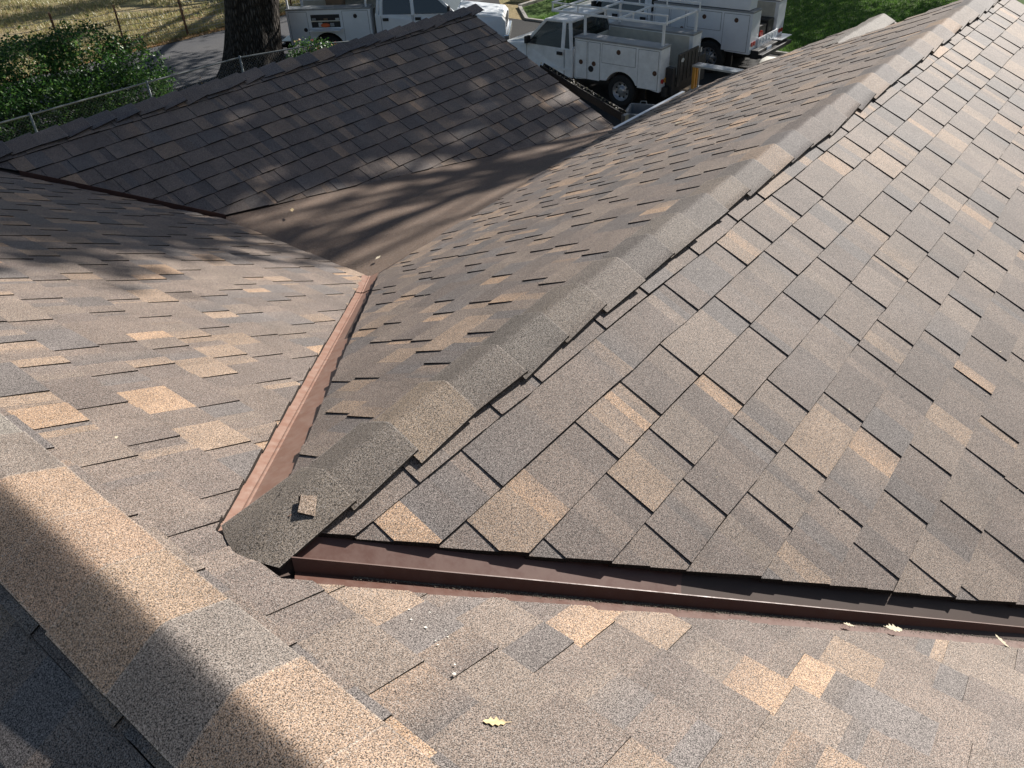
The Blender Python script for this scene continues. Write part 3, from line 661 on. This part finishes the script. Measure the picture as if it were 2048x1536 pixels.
# ------------------------------------------------------------------ chain-link fence
fx = [(1.3, 18.75), (4.05, 18.72), (6.82, 18.68), (9.59, 18.7), (12.19, 18.65), (14.2, 17.88), (15.9, 16.4)]
fence = empty('chain_link_fence', (9.6, 18.7, 0), label='galvanised chain-link fence with round top rail behind the garage', cat='fence'); fo = Vector((9.6, 18.7, 0))
for i, (x, y) in enumerate(fx):
    bm = bmesh.new(); tube(bm, [(x-fo.x, y-fo.y, 0), (x-fo.x, y-fo.y, 1.24)], .028 if i != 5 else .036, 10); link('post', bm, M['galv'], fence, smooth=True)
bm = bmesh.new(); tube(bm, [(x-fo.x, y-fo.y, 1.2) for x, y in fx], .021, 8); link('top_rail', bm, M['galv'], fence, smooth=True)
bm = bmesh.new()
def flat_wire(bm, p, q, r_):
    d = (q-p).normalized(); a = d.cross(Vector((.6, -.75, .2))).normalized()*r_; b = d.cross(a).normalized()*r_
    for k in (a, b): bm.faces.new([bm.verts.new(v) for v in (p-k, q-k, q+k, p+k)])
for (x0, y0), (x1, y1) in zip(fx, fx[1:]):
    p, q = Vector((x0, y0, 0))-fo, Vector((x1, y1, 0))-fo; L = (q-p).length; d = (q-p)/L; st = .075; H_ = 1.17; k = -H_
    while k < L:
        for sg in (1, -1):
            a, b = (k, k+H_) if sg == 1 else (k+H_, k)
            # clip to the panel
            pts = []
            for s_, z_ in ((a, .03), (b, .03+H_)): pts.append([s_, z_])
            (s0, z0_), (s1, z1_) = pts
            def cl(s_): return z0_+(s_-s0)/(s1-s0)*(z1_-z0_)
            lo_, hi_ = max(0, min(s0, s1)), min(L, max(s0, s1))
            if hi_-lo_ > .02: flat_wire(bm, p+d*lo_+Vector((0, 0, cl(lo_))), p+d*hi_+Vector((0, 0, cl(hi_))), .0014)
        k += st
link('mesh', bm, M['wire'], fence)
# wire field fence
wf = [(5.2, 32.6), (7.0, 31.6), (8.7, 30.6), (10.45, 29.6), (12.23, 28.76), (13.94, 27.9), (15.99, 27.3), (18.2, 27.2), (20.6, 27.3), (23, 27.4)]
ff = empty('wire_field_fence', (12.23, 28.76, 0), label='sagging wire field fence on rusty posts along the dry field', cat='fence'); fo = Vector((12.23, 28.76, 0))
for x, y in wf:
    bm = bmesh.new(); q = Vector((x, y, 0))-fo; beam(bm, q, q+Vector((rnd.uniform(-.04, .04), rnd.uniform(-.04, .04), 1.3)), .045, .045); beam(bm, q+Vector((.03, 0, .0)), q+Vector((.03, 0, 1.25)), .02, .02); link('post', bm, M['rust'], ff)
bm = bmesh.new()
for (x0, y0), (x1, y1) in zip(wf, wf[1:]):
    p, q = Vector((x0, y0, 0))-fo, Vector((x1, y1, 0))-fo
    for zz in (.08, .2, .34, .5, .68, .88, 1.1):
        prev = None
        for k in range(9):
            u = k/8; c = p.lerp(q, u)+Vector((0, 0, zz-.10*math.sin(math.pi*u)*(zz/1.1)+rnd.uniform(-.01, .01)))
            if prev: flat_wire(bm, prev, c, .008)
            prev = c
    n = int((q-p).length/.15)
    for k in range(n):
        u = (k+.5)/n; c = p.lerp(q, u); flat_wire(bm, c+Vector((0, 0, .08)), c+Vector((rnd.uniform(-.01, .01), 0, 1.1-.10*math.sin(math.pi*u))), .0038)
link('mesh', bm, M['wire'], ff)
# ------------------------------------------------------------------ vehicles
def wheel(par, x, y, r=.38, w_=.25, side=1, spokes=8, alloy=False):
    bm = bmesh.new(); o = .5*w_
    lathe_y(bm, [(r*.62, -o), (r*.9, -o), (r, -o*.7), (r, o*.7), (r*.9, o), (r*.62, o), (r*.60, o*.6)], (0, 0, 0))
    wh = empty('wheel', (x, y, r)); wh.parent = par; link('tyre', bm, M['tyre'], wh, smooth=False)
    bm = bmesh.new(); s = side
    lathe_y(bm, [(r*.62, s*o*.92), (r*.56, s*o*.75), (r*.50, s*o*.35), (r*.28, s*o*.45), (r*.25, s*o*.8), (r*.12, s*o*.85), (.001, s*o*.85)], (0, 0, 0))
    rim = link('rim', bm, M['rim'], wh, smooth=True)
    for k in range(spokes):
        bm = bmesh.new(); a = 2*math.pi*(k+.5)/spokes; c = Vector((math.cos(a)*r*.42, s*o*.50, math.sin(a)*r*.42))
        bm.faces.new([bm.verts.new(c+Vector((math.cos(t_)*r*.075, 0, math.sin(t_)*r*.075))) for t_ in [j*math.pi/5 for j in range(10)]])
        link('rim_hole', bm, M['black'], wh)
    if alloy:
        bm = bmesh.new()
        for k in range(8):
            a = 2*math.pi*k/8; beam(bm, (math.cos(a)*r*.15, s*o*.78, math.sin(a)*r*.15), (math.cos(a)*r*.58, s*o*.72, math.sin(a)*r*.58), .045, .03)
        link('spoke', bm, M['chrome'], wh)
    return wh
def arc(cx, cz, r_, a0, a1, n=12): return [(cx+r_*math.cos(R(a0+(a1-a0)*k/n)), cz+r_*math.sin(R(a0+(a1-a0)*k/n))) for k in range(n+1)]
def service_truck(name, loc, rz, p, **kw):
    """utility truck; local +x forward, rear face at x = 0"""
    root = empty(name, loc, rz, **kw)
    L, W, zb, zt, bw = p['bed'], p['w']/2, p['zb'], p['zt'], p['bw']; wx, wr = p['wheel_x'], p['wr']; fwx = p['front_x']; paint = M[p['paint']]
    # utility boxes with the wheel cut-out
    for s in (1, -1):
        bm = bmesh.new(); ar = wr+.09
        prof = [(0, zb)]+[q for q in arc(wx, wr, ar, 180, 0, 14) if q[1] > zb+.001]+[(L, zb), (L, zt), (0, zt)]
        # order: bottom edge rear -> arch -> front
        y0, y1 = (W-bw, W) if s == 1 else (-W, -W+bw); prism(bm, prof, y0, y1)
        bx = link('utility_box', bm, paint, root, bevel=.008)
        bm = bmesh.new(); box(bm, -.01, L+.01, min(s*(W-bw-.01), s*(W+.012)), max(s*(W-bw-.01), s*(W+.012)), zt+.001, zt+.045); link('box_lid', bm, M['lid'] if p.get('lid', 1) else paint, root, bevel=.006)
        bm = bmesh.new(); box(bm, wx-ar, wx+ar, min(s*(W-.5), s*(W-.42)), max(s*(W-.5), s*(W-.42)), wr*.4, wr+ar); link('wheel_well', bm, M['black'], root)
        d = p['doors']
        for (x0, x1, z0, z1, opn) in d:
            if opn and s == p['open_side']: 
                # compartment standing open: flat black sheet painting its shaded inside, shelf, fold-down door
                bm = bmesh.new(); ys = s*(W+.004); quad(bm, (x0, ys, z0), (x1, ys, z0), (x1, ys, z1), (x0, ys, z1)); op = link('compartment_shade', bm, M['black'], bx, label='flat black sheet standing for the shaded inside of the open compartment')
                bm = bmesh.new(); box(bm, x0, x1, min(s*W, s*(W+.03)), max(s*W, s*(W+.03)), (z0+z1)/2-.01, (z0+z1)/2+.015); link('shelf', bm, M['alu'], bx)
                bm = bmesh.new(); box(bm, x0-.03, x1+.03, min(s*W, s*(W+.30)), max(s*W, s*(W+.30)), z0-.05, z0-.03); link('compartment_door', bm, paint, bx)
                rn = random.Random(8)
                bm = bmesh.new(); bmesh.ops.create_uvsphere(bm, u_segments=12, v_segments=8, radius=.10, matrix=Matrix.Translation(((x0+x1)/2-.02, s*(W+.02), z0+.06))@Matrix.Diagonal((1.4, .5, .6, 1))); link('tool', bm, M['orange'], bx, smooth=True)
                for k, mm in enumerate(('lid', 'stick', 'tan', 'lid', 'stick')):
                    bm = bmesh.new(); cx = x0+.08+k*(x1-x0-.16)/4; zz = (z0 if k % 2 else (z0+z1)/2)+.02; box(bm, cx-.05, cx+.07, min(s*W, s*(W+.02)), max(s*W, s*(W+.02)), zz, zz+rn.uniform(.05, .12)); link('tool', bm, M[mm], bx, bevel=.01)
                continue
            bm = bmesh.new(); ya, yb = sorted((s*(W+.001), s*(W+.009))); box(bm, x0+.012, x1-.012, ya, yb, z0+.012, z1-.012); dr = link('compartment_door', bm, paint, bx, bevel=.004)
            bm = bmesh.new(); ya, yb = sorted((s*(W+.0005), s*(W+.004))); box(bm, x0+.004, x1-.004, ya, yb, z0+.004, z1-.004); link('door_seam', bm, M['seat'], bx)
            bm = bmesh.new(); cx, cz = ((x0+x1)/2, z1-.15) if x1-x0 > .7 else ((x0+.09 if p['latch'] else x1-.1), (z0+z1)/2-.05)
            if x1-x0 < .45: cx = (x0+x1)/2
            lathe_y(bm, [(.058, s*.010), (.058, s*.016), (.03, s*.022), (.001, s*.012)], (cx, s*W, cz), 14); link('latch', bm, M['rust'] if p['latch'] else M['black'], dr, smooth=True)
    # bed
    bm = bmesh.new(); box(bm, .02, L, -W+bw, W-bw, zb+.15, zb+.22); link('bed_floor', bm, M['cream'], root)
    bm = bmesh.new()
    for s in (1, -1):
        a, b = sorted((s*(W-bw-.003), s*(W-bw-.012))); box(bm, .1, L-.05, a, b, zb+.22, zt-.02)
    box(bm, L-.04, L-.0, -W+bw+.02, W-bw-.02, zb+.22, zt-.1); link('bed_liner', bm, M['cream'], root)
    bm = bmesh.new(); gh = p['gate']; gx = -.20 if p['darkgate'] else 0; box(bm, gx-.045, gx-.005, -W+bw-.05-gx*.9, W-bw+.05+gx*.3, zb+.06, gh); tg = link('tailgate', bm, M['darkwood'] if p['darkgate'] else paint, root, bevel=.006)
    bm = bmesh.new()
    for k in range(6):
        y = -W+bw+(2*(W-bw))*(k+.5)/6; box(bm, gx-.06, gx-.046, y-.018, y+.018, zb+.16, gh-.04)
    link('rib', bm, M['darkwood'] if p['darkgate'] else paint, tg)
    if p['darkgate']:
        bm = bmesh.new(); c = Vector((gx-.063, W-bw-.16, gh-.15)); bm.faces.new([bm.verts.new(c+Vector((0, .085*math.cos(a), .05*math.sin(a)))) for a in [k*math.pi/3 for k in range(6)]]); link('sticker', bm, M['stick'], tg, label='white hexagonal sticker')
        bm = bmesh.new(); quad(bm, (gx-.063, -W+bw+.0, gh-.16), (gx-.063, -W+bw+.08, gh-.16), (gx-.063, -W+bw+.08, gh-.05), (gx-.063, -W+bw+.0, gh-.05)); link('sticker', bm, M['stick'], tg, label='small square sticker')
    if p['darkgate']:
        bm = bmesh.new()
        for ya, yb in ((W-bw-.0, W-bw+.17), (-W+.05, -W+bw)): box(bm, -.20, -.006, ya, yb, zb-.1, zb+.52)
        box(bm, -.2, -.006, -W+bw, W-bw, zb-.1, zb+.1); link('gap_shade_and_bar', bm, M['black'], root, bevel=.01)  # black end blocks put in for the shaded body-gate gaps; lower bar is bumper
    # bumper
    bm = bmesh.new(); box(bm, -.22 if not p['darkgate'] else -.12, -.0, -W+.12, W-.12, zb-.12, zb+.10); bp = link('rear_bumper', bm, M['black'] if p['darkgate'] else M['black'], root, bevel=.02)
    if not p['darkgate']:
        bm = bmesh.new(); box(bm, -.30, -.02, -W+.02, -W+.75, zb+.105, zb+.125); link('step_plate', bm, M['alu'], bp)
        bm = bmesh.new(); box(bm, -.34, -.22, -W+.1, W-.1, zb-.08, zb+.02); link('step_bar', bm, M['black'], bp, bevel=.01)
    bm = bmesh.new(); box(bm, -.24 if not p['darkgate'] else -.135, -.225 if not p['darkgate'] else -.121, -.32 if p['darkgate'] else .15, -.02 if p['darkgate'] else .45, zb-.06, zb+.09); link('licence_plate', bm, M['plate'], bp)
    for s in (1, -1):
        for k, mm in ((0, 'red'), (1, 'amber' if p['darkgate'] else 'red')):
            bm = bmesh.new(); bmesh.ops.create_cone(bm, cap_ends=True, segments=16, radius1=.055, radius2=.05, depth=.03, matrix=Matrix.Translation((-.014, s*(W-.12-.14*k), zb+.24))@Matrix.Rotation(R(90), 4, 'Y')); link('tail_light', bm, M[mm], root)
    # cab lower body and bonnet
    cx0, cw0, hx, nose = p['cab_rear'], p['cowl_x'], p['cowl_x'], p['nose']; belt, roof = p['belt'], p['roof']; far = wr+.08
    bm = bmesh.new(); W2 = W-.03
    arch = [q for q in arc(fwx, wr, far, 180, 0, 14) if q[1] > zb-.02]
    prof = [(cx0, zb-.03)]+arch+[(nose-.06, zb-.02), (nose, zb+.12), (nose, belt-.30), (nose-.10, belt-.17), (hx+.05, belt-.01), (cx0, belt)]
    # widened as a row of cross-sections so that the bonnet narrows and rounds
    prism(bm, prof, -W2, W2)
    for v in bm.verts:
        if v.co.z > belt-.25 and v.co.x > hx+.02: v.co.y *= .90
        if v.co.x > nose-.15: v.co.y *= .93
    link('cab_body', bm, paint, root, bevel=.035, seg=3, smooth=False)
    bm = bmesh.new(); prism(bm, [(hx+.1, belt-.02), (nose-.22, belt-.16), (nose-.3, belt-.13), (hx+.12, belt+.028)], -W2*.62, W2*.62); link('bonnet_bulge', bm, paint, root, bevel=.02, seg=3)
    bm = bmesh.new(); box(bm, fwx-far-.02, fwx+far+.02, -W2+.10, W2-.10, .3, wr+far); link('wheel_well', bm, M['black'], root)
    # greenhouse
    rx0, rx1 = p['roof_x']; ty = W2-.17; by = W2-.03
    bm = bmesh.new(); box(bm, rx0-.02, rx1+.03, -ty-.02, ty+.02, roof-.07, roof)
    for v in bm.verts:
        if v.co.x > rx1: v.co.z -= .02
    link('cab_roof', bm, paint, root, bevel=.045, seg=4)
    bm = bmesh.new()
    cols = [(cx0+.06, rx0+.03)]+p['pillars']
    for s in (1, -1):
        for a, b in cols: beam(bm, (a, s*by, belt-.04), (b, s*ty, roof-.04), .09 if (a, b) == cols[0] else .10, .045)
        beam(bm, (hx+.06, s*by, belt-.05), (rx1, s*ty, roof-.045), .06, .07)
    beam(bm, (cx0+.04, -by, belt), (cx0+.04, by, belt), .07, .07)
    link('cab_pillar', bm, paint, root, bevel=.008)
    gl = M['glass'] if p['seethrough'] else M['dglass']
    for s in (1, -1):
        bounds = [cols[0]]+p['pillars']+[(hx+.02, rx1-.02)]
        for (a0, a1), (b0, b1) in zip(bounds, bounds[1:]):
            bm = bmesh.new(); q = s*(by-.005), s*(ty-.0)
            quad(bm, (a0, q[0], belt-.01), (b0, q[0], belt-.01), (b1, q[1], roof-.06), (a1, q[1], roof-.06)); link('side_window', bm, gl, root)
    bm = bmesh.new(); quad(bm, (hx+.06, -by+.04, belt-.02), (hx+.06, by-.04, belt-.02), (rx1+.01, ty-.02, roof-.05), (rx1+.01, -ty+.02, roof-.05)); link('windscreen', bm, gl, root)
    bm = bmesh.new(); quad(bm, (cx0+.05, -by+.06, belt+.02), (cx0+.05, by-.06, belt+.02), (rx0+.0, ty-.05, roof-.06), (rx0+.0, -ty+.05, roof-.06)); link('rear_window', bm, gl, root)
    bm = bmesh.new(); box(bm, cx0+.15, cx0+.65, -.75, .75, .6, belt-.1); box(bm, cx0+.14, cx0+.28, -.75, .75, .6, belt+.18); link('seat', bm, M['seat'], root, bevel=.05)
    bm = bmesh.new(); box(bm, hx-.35, hx+.05, -W2+.12, W2-.12, belt-.2, belt-.03); link('dashboard', bm, M['black'], root, bevel=.03)
    # door seams, handles, trim
    for s in (1, -1):
        for (x0, x1) in p['cabdoors']:
            bm = bmesh.new()
            for x in (x0, x1):
                a, b = sorted((s*(W2-.002), s*(W2+.0025))); box(bm, x-.005, x+.005, a, b, zb, belt-.03)
            a, b = sorted((s*(W2-.002), s*(W2+.0025))); box(bm, x0, x1, a, b, zb-.0, zb+.010)
            dr = link('door', bm, M['seat'], root)
            bm = bmesh.new(); a, b = sorted((s*(W2+.001), s*(W2+.03))); box(bm, x0+.05, x0+.22, a, b, belt-.17, belt-.09); link('handle', bm, M['black'], dr, bevel=.008)
        bm = bmesh.new(); a, b = sorted((s*(W2+.0), s*(W2+.012))); box(bm, cx0+.02, fwx-far-.05, a, b, zb+.14, zb+.19); link('side_moulding', bm, paint, root)
        bm = bmesh.new(); a, b = sorted((s*(by+.02), s*(by+.20))); box(bm, hx-.16, hx-.08, a, b, belt+.02, belt+.20); mrr = link('mirror', bm, M['black'], root, bevel=.02)
        bm = bmesh.new(); bx0 = (nose-.08, nose+.012); a, b = sorted((s*(W2*.55), s*(W2*.83))); box(bm, bx0[0], bx0[1], a, b, belt-.48, belt-.30); link('headlight', bm, M['lamp'], root, bevel=.015)
    bm = bmesh.new(); box(bm, nose-.05, nose+.008, -W2*.53, W2*.53, belt-.52, belt-.27)
    for k in range(4): box(bm, nose-.03, nose+.02, -W2*.53, W2*.53, belt-.50+k*.06, belt-.48+k*.06)
    link('grille', bm, M['black'], root)
    bm = bmesh.new(); box(bm, nose-.05, nose+.10, -W2+.05, W2-.05, zb-.08, zb+.12); link('front_bumper', bm, M['chrome'] if not p['darkgate'] else M['black'], root, bevel=.03)
    # chassis
    bm = bmesh.new(); box(bm, .1, nose-.3, -.42, .42, .38, .55); box(bm, wx-.05, wx+.05, -W+.2, W-.2, wr-.06, wr+.06); link('chassis', bm, M['black'], root)
    for s in (1, -1):
        wheel(root, wx, s*(W-.15), wr, .27, s, 8, p['alloy']); wheel(root, fwx, s*(W-.17), wr, .26, s, 8, p['alloy'])
    return root
pA_ = dict(bed=2.42, w=2.0, zb=.5, zt=1.46, bw=.44, wheel_x=1.06, wr=.375, front_x=4.30, paint='white_old', doors=[(.04, .60, .53, 1.43, 0), (.66, 1.62, .98, 1.43, 0), (1.66, 2.02, .53, 1.43, 0), (2.04, 2.40, .53, 1.43, 0)],
          latch=1, open_side=0, gate=1.30, darkgate=1, cab_rear=2.50, cowl_x=3.98, nose=5.15, belt=1.17, roof=1.80, roof_x=(2.66, 3.42), pillars=[(2.82, 2.86)], seethrough=1, cabdoors=[(2.76, 3.95)], alloy=0)
ta = service_truck('utility_truck', (18.1, 9.25, 0), R(90), pA_, label='old white single-cab utility truck with pipe rack and dark tailgate', cat='truck', group='white work trucks parked by the house')
def rack(par, L0, L1, W, z0, z1, z2, mat, rails=True):
    bm = bmesh.new(); r_ = .024
    for s in (1, -1):
        for x in (.08, 2.25): beam(bm, (x, s*W, z0), (x, s*W, z1), .055, .055)
        beam(bm, (L0, s*W, z1), (L1, s*W, z1), .05, .05)
        beam(bm, (L0, s*W, z2), (L1, s*W, z2), .035, .035)
        for x in (L0+.02, (L0+L1)*.28, (L0+L1)*.52, (L0+L1)*.76, L1-.02): beam(bm, (x, s*W, z1), (x, s*W, z2), .03, .03)
    for x in (.08, 1.3, 2.25, L1): beam(bm, (x, -W, z1), (x, W, z1), .045, .045)
    beam(bm, (L1, -W, z2), (L1, W, z2), .035, .035)
    beam(bm, (.08, -W, z0+.05), (.6, W*.2, z1), .03, .03) if False else None
    link('ladder_rack', bm, mat, par, bevel=.006)
rack(ta, .0, 3.25, .80, 1.5, 1.98, 2.16, M['white_old'])
bm = bmesh.new(); lathe_y(bm, [(.075, .010), (.075, .018), (.001, .018)], (1.92, 1.0, .80), 16); link('fuel_cap', bm, M['black'], ta)
pC_ = dict(bed=2.9, w=2.15, zb=.62, zt=1.62, bw=.5, wheel_x=1.15, wr=.42, front_x=5.05, paint='white', doors=[(.08, .80, .66, 1.58, 0), (.86, 1.85, 1.12, 1.58, 0), (1.9, 2.36, .66, 1.58, 0), (2.40, 2.86, .66, 1.58, 0)],
          latch=1, open_side=0, gate=.95, darkgate=0, cab_rear=3.0, cowl_x=4.95, nose=6.2, belt=1.32, roof=1.98, roof_x=(3.1, 4.4), pillars=[(3.18, 3.22), (4.02, 3.98)], seethrough=0, cabdoors=[(3.1, 3.98), (4.02, 4.85)], alloy=1)
tc = service_truck('utility_truck', (21.9, 8.7, 0), R(90), pC_, label='tall white crew-cab utility truck with raised top boxes nearest the lawn', cat='truck', group='white work trucks parked by the house')
for s in (1, -1):
    bm = bmesh.new(); a, b = sorted((s*.62, s*1.06)); box(bm, .12, 2.8, a, b, 1.68, 2.35); tb = link('top_box', bm, M['white'], tc, bevel=.02)
    bm = bmesh.new(); a, b = sorted((s*1.062, s*1.07))
    for x0, x1 in ((.18, 1.42), (1.48, 2.74)): box(bm, x0, x1, a, b, 1.74, 2.3)
    link('top_box_door', bm, M['white'], tb, bevel=.004)
    bm = bmesh.new(); box(bm, .75, .85, *sorted((s*1.071, s*1.074)), 1.92, 2.12); link('warning_sticker', bm, M['amber'], tb)
    bm = bmesh.new(); box(bm, .77, .83, *sorted((s*1.0745, s*1.076)), 2.0, 2.08); link('warning_sticker', bm, M['stick'], tb)
bm = bmesh.new(); box(bm, .05, .5, -.5, -.1, .85, 1.25); box(bm, .05, .5, .0, .45, .85, 1.20); link('black_tote', bm, M['black'], tc, bevel=.02)
bm = bmesh.new(); bmesh.ops.create_cone(bm, cap_ends=True, segments=18, radius1=.09, radius2=.09, depth=.04, matrix=Matrix.Translation((.02, .36, 1.0))@Matrix.Rotation(R(90), 4, 'Y')); link('reflector', bm, M['red'], tc)
pB_ = dict(bed=2.5, w=2.05, zb=.55, zt=1.50, bw=.45, wheel_x=1.15, wr=.40, front_x=5.35, paint='white', doors=[(.06, .62, .58, 1.47, 0), (.72, 1.58, 1.03, 1.38, 1), (1.66, 2.44, .58, 1.47, 0)],
          latch=0, open_side=-1, gate=1.2, darkgate=0, cab_rear=2.62, cowl_x=4.95, nose=6.45, belt=1.32, roof=1.98, roof_x=(2.75, 4.25), pillars=[(2.80, 2.86), (3.75, 3.72)], seethrough=0, cabdoors=[(2.80, 3.72), (3.76, 4.85)], alloy=1)
TB = R(-54.5)
tb = service_truck('utility_truck', (15.5+1.0*.814, 20.85+1.0*.58, 0), TB, pB_, label='white crew-cab utility truck with an open tool compartment beside the oak', cat='truck', group='white work trucks parked by the house')
bm = bmesh.new(); box(bm, .75, 2.42, .35, .95, 1.56, 2.15); link('dark_cargo_box', bm, M['black'], tb, bevel=.02)
bm = bmesh.new()
beam(bm, (2.38, -.9, 1.5), (2.38, -.9, 2.15), .05); beam(bm, (2.38, .9, 1.5), (2.38, .9, 2.15), .05); beam(bm, (.05, -.9, 1.5), (.05, -.9, 2.15), .05); beam(bm, (.05, -.9, 2.15), (2.38, -.9, 2.15), .05)
link('ladder_rack', bm, M['white'], tb)
bm = bmesh.new(); box(bm, 1.0, 1.55, -.2, .1, 1.3, 1.78); link('seat_back', bm, M['tan'], tb, bevel=.06, seg=3)
# ------------------------------------------------------------------ things on the drive
lad = empty('folding_ladder', (18.05, 8.80, .42), R(0), label='folding ladder with orange rails and a silver section, standing behind the old truck', cat='ladder')
bm = bmesh.new()
for dx in (-.08, .04): beam(bm, (dx, 0, .02), (dx, 0, .54), .06, .07)
link('rail', bm, M['lad'], lad, bevel=.006)
bm = bmesh.new(); beam(bm, (.16, .0, .02), (.16, .0, .54), .05, .06); beam(bm, (-.0, .03, .05), (-.0, .03, .5), .03, .03); link('rail', bm, M['alu'], lad, bevel=.006)
bm = bmesh.new(); box(bm, -.12, .26, -.16, .08, .0, .035); link('foot', bm, M['alu'], lad)
bm = bmesh.new()
for k in range(4): beam(bm, (-.09+k*.085, .05, .56), (-.14+k*.085, -1.5, .56), .036, .05)
for k in range(6): beam(bm, (-.10-k*.008, -.1-k*.27, .555), (.17-k*.008, -.1-k*.27, .555), .025, .02)
link('silver_section', bm, M['alu'], lad, bevel=.005)
crate = empty('wooden_crate', (18.1, 8.78, .012), 0, label='low brown slatted wooden crate carrying the folding ladder', cat='crate')
for z_ in (0, .14, .28):
    bm = bmesh.new(); box(bm, -.3, .3, -.28, -.25, z_+.01, z_+.11); box(bm, -.3, .3, .25, .28, z_+.01, z_+.11); box(bm, -.3, -.27, -.25, .25, z_+.01, z_+.11); box(bm, .27, .3, -.25, .25, z_+.01, z_+.11); link('slat', bm, M['lumber'], crate)
bm = bmesh.new(); box(bm, -.31, .31, -.29, .29, .385, .405); link('top', bm, M['lumber'], crate)
def scrap(name, loc, rz, sz, mat, label, cat):
    bm = bmesh.new(); box(bm, -sz[0]/2, sz[0]/2, -sz[1]/2, sz[1]/2, 0, sz[2]); o = link(name, bm, M[mat], bevel=.006); o.location = loc; o.rotation_euler = (0, 0, rz); return tag(o, label, cat)
scrap('lumber_block', (19.0, 9.15, .012), .5, (.5, .22, .09), 'lumber', 'pale wooden block on the drive beyond the wooden crate', 'wood scrap')
scrap('lumber_block', (17.9, 9.0, .012), .3, (.55, .25, .08), 'lumber', 'pale wooden block nearest the bright metal eave', 'wood scrap')
# cardboard sheet
bm = bmesh.new(); g = [[bm.verts.new((x*.75-.75, y*.45-.45, .02+.05*math.sin(x*1.7+y)*(.6 if y else 1)+.04*(x == 0))) for y in range(3)] for x in range(3)]
for i in range(2):
    for j in range(2): bm.faces.new((g[i][j], g[i+1][j], g[i+1][j+1], g[i][j+1]))
o = link('cardboard_sheet', bm, M['board'], smooth=True); md = o.modifiers.new('t', 'SOLIDIFY'); md.thickness = .012; o.location = (22.6, 8.6, .02); o.rotation_euler = (0, 0, .25)
tag(o, 'pale cardboard sheet lying under the bumper of the tall truck', 'cardboard')
# tub
tub = empty('plastic_tub', (15.75, 8.95, .012), .35, label='open grey plastic tub on the drive below the garage corner', cat='tub')
bm = bmesh.new()
def rr(w_, d_, z_, r_=.08, n=5):
    out = []
    for cx, cy, a0 in ((w_-r_, d_-r_, 0), (-w_+r_, d_-r_, 90), (-w_+r_, -d_+r_, 180), (w_-r_, -d_+r_, 270)):
        for k in range(n+1): a = R(a0+90*k/n); out.append((cx+r_*math.cos(a), cy+r_*math.sin(a), z_))
    return out
rings = [rr(.30, .20, 0), rr(.37, .27, .5), rr(.40, .30, .5), rr(.40, .30, .52), rr(.36, .26, .52), rr(.29, .19, .03)]
vr = [[bm.verts.new(p) for p in r_] for r_ in rings]
for u, v in zip(vr, vr[1:]):
    for k in range(len(u)): bm.faces.new((u[k], u[(k+1) % len(u)], v[(k+1) % len(v)], v[k]))
bm.faces.new(vr[0][::-1]); bm.faces.new(vr[-1]); bmesh.ops.recalc_face_normals(bm, faces=bm.faces)
link('tub_body', bm, M['tub'], tub)
bm = bmesh.new(); tube(bm, [(.40, -.08, .5), (.44, -.06, .56), (.44, .06, .56), (.40, .08, .5)], .012, 6); link('handle', bm, M['galv'], tub)
# painted kerb block by the street
scrap('kerb_block', (26.2, 20.3, .0), .1, (.5, .9, .25), 'curb', 'cream painted kerb block at the street corner', 'kerb')
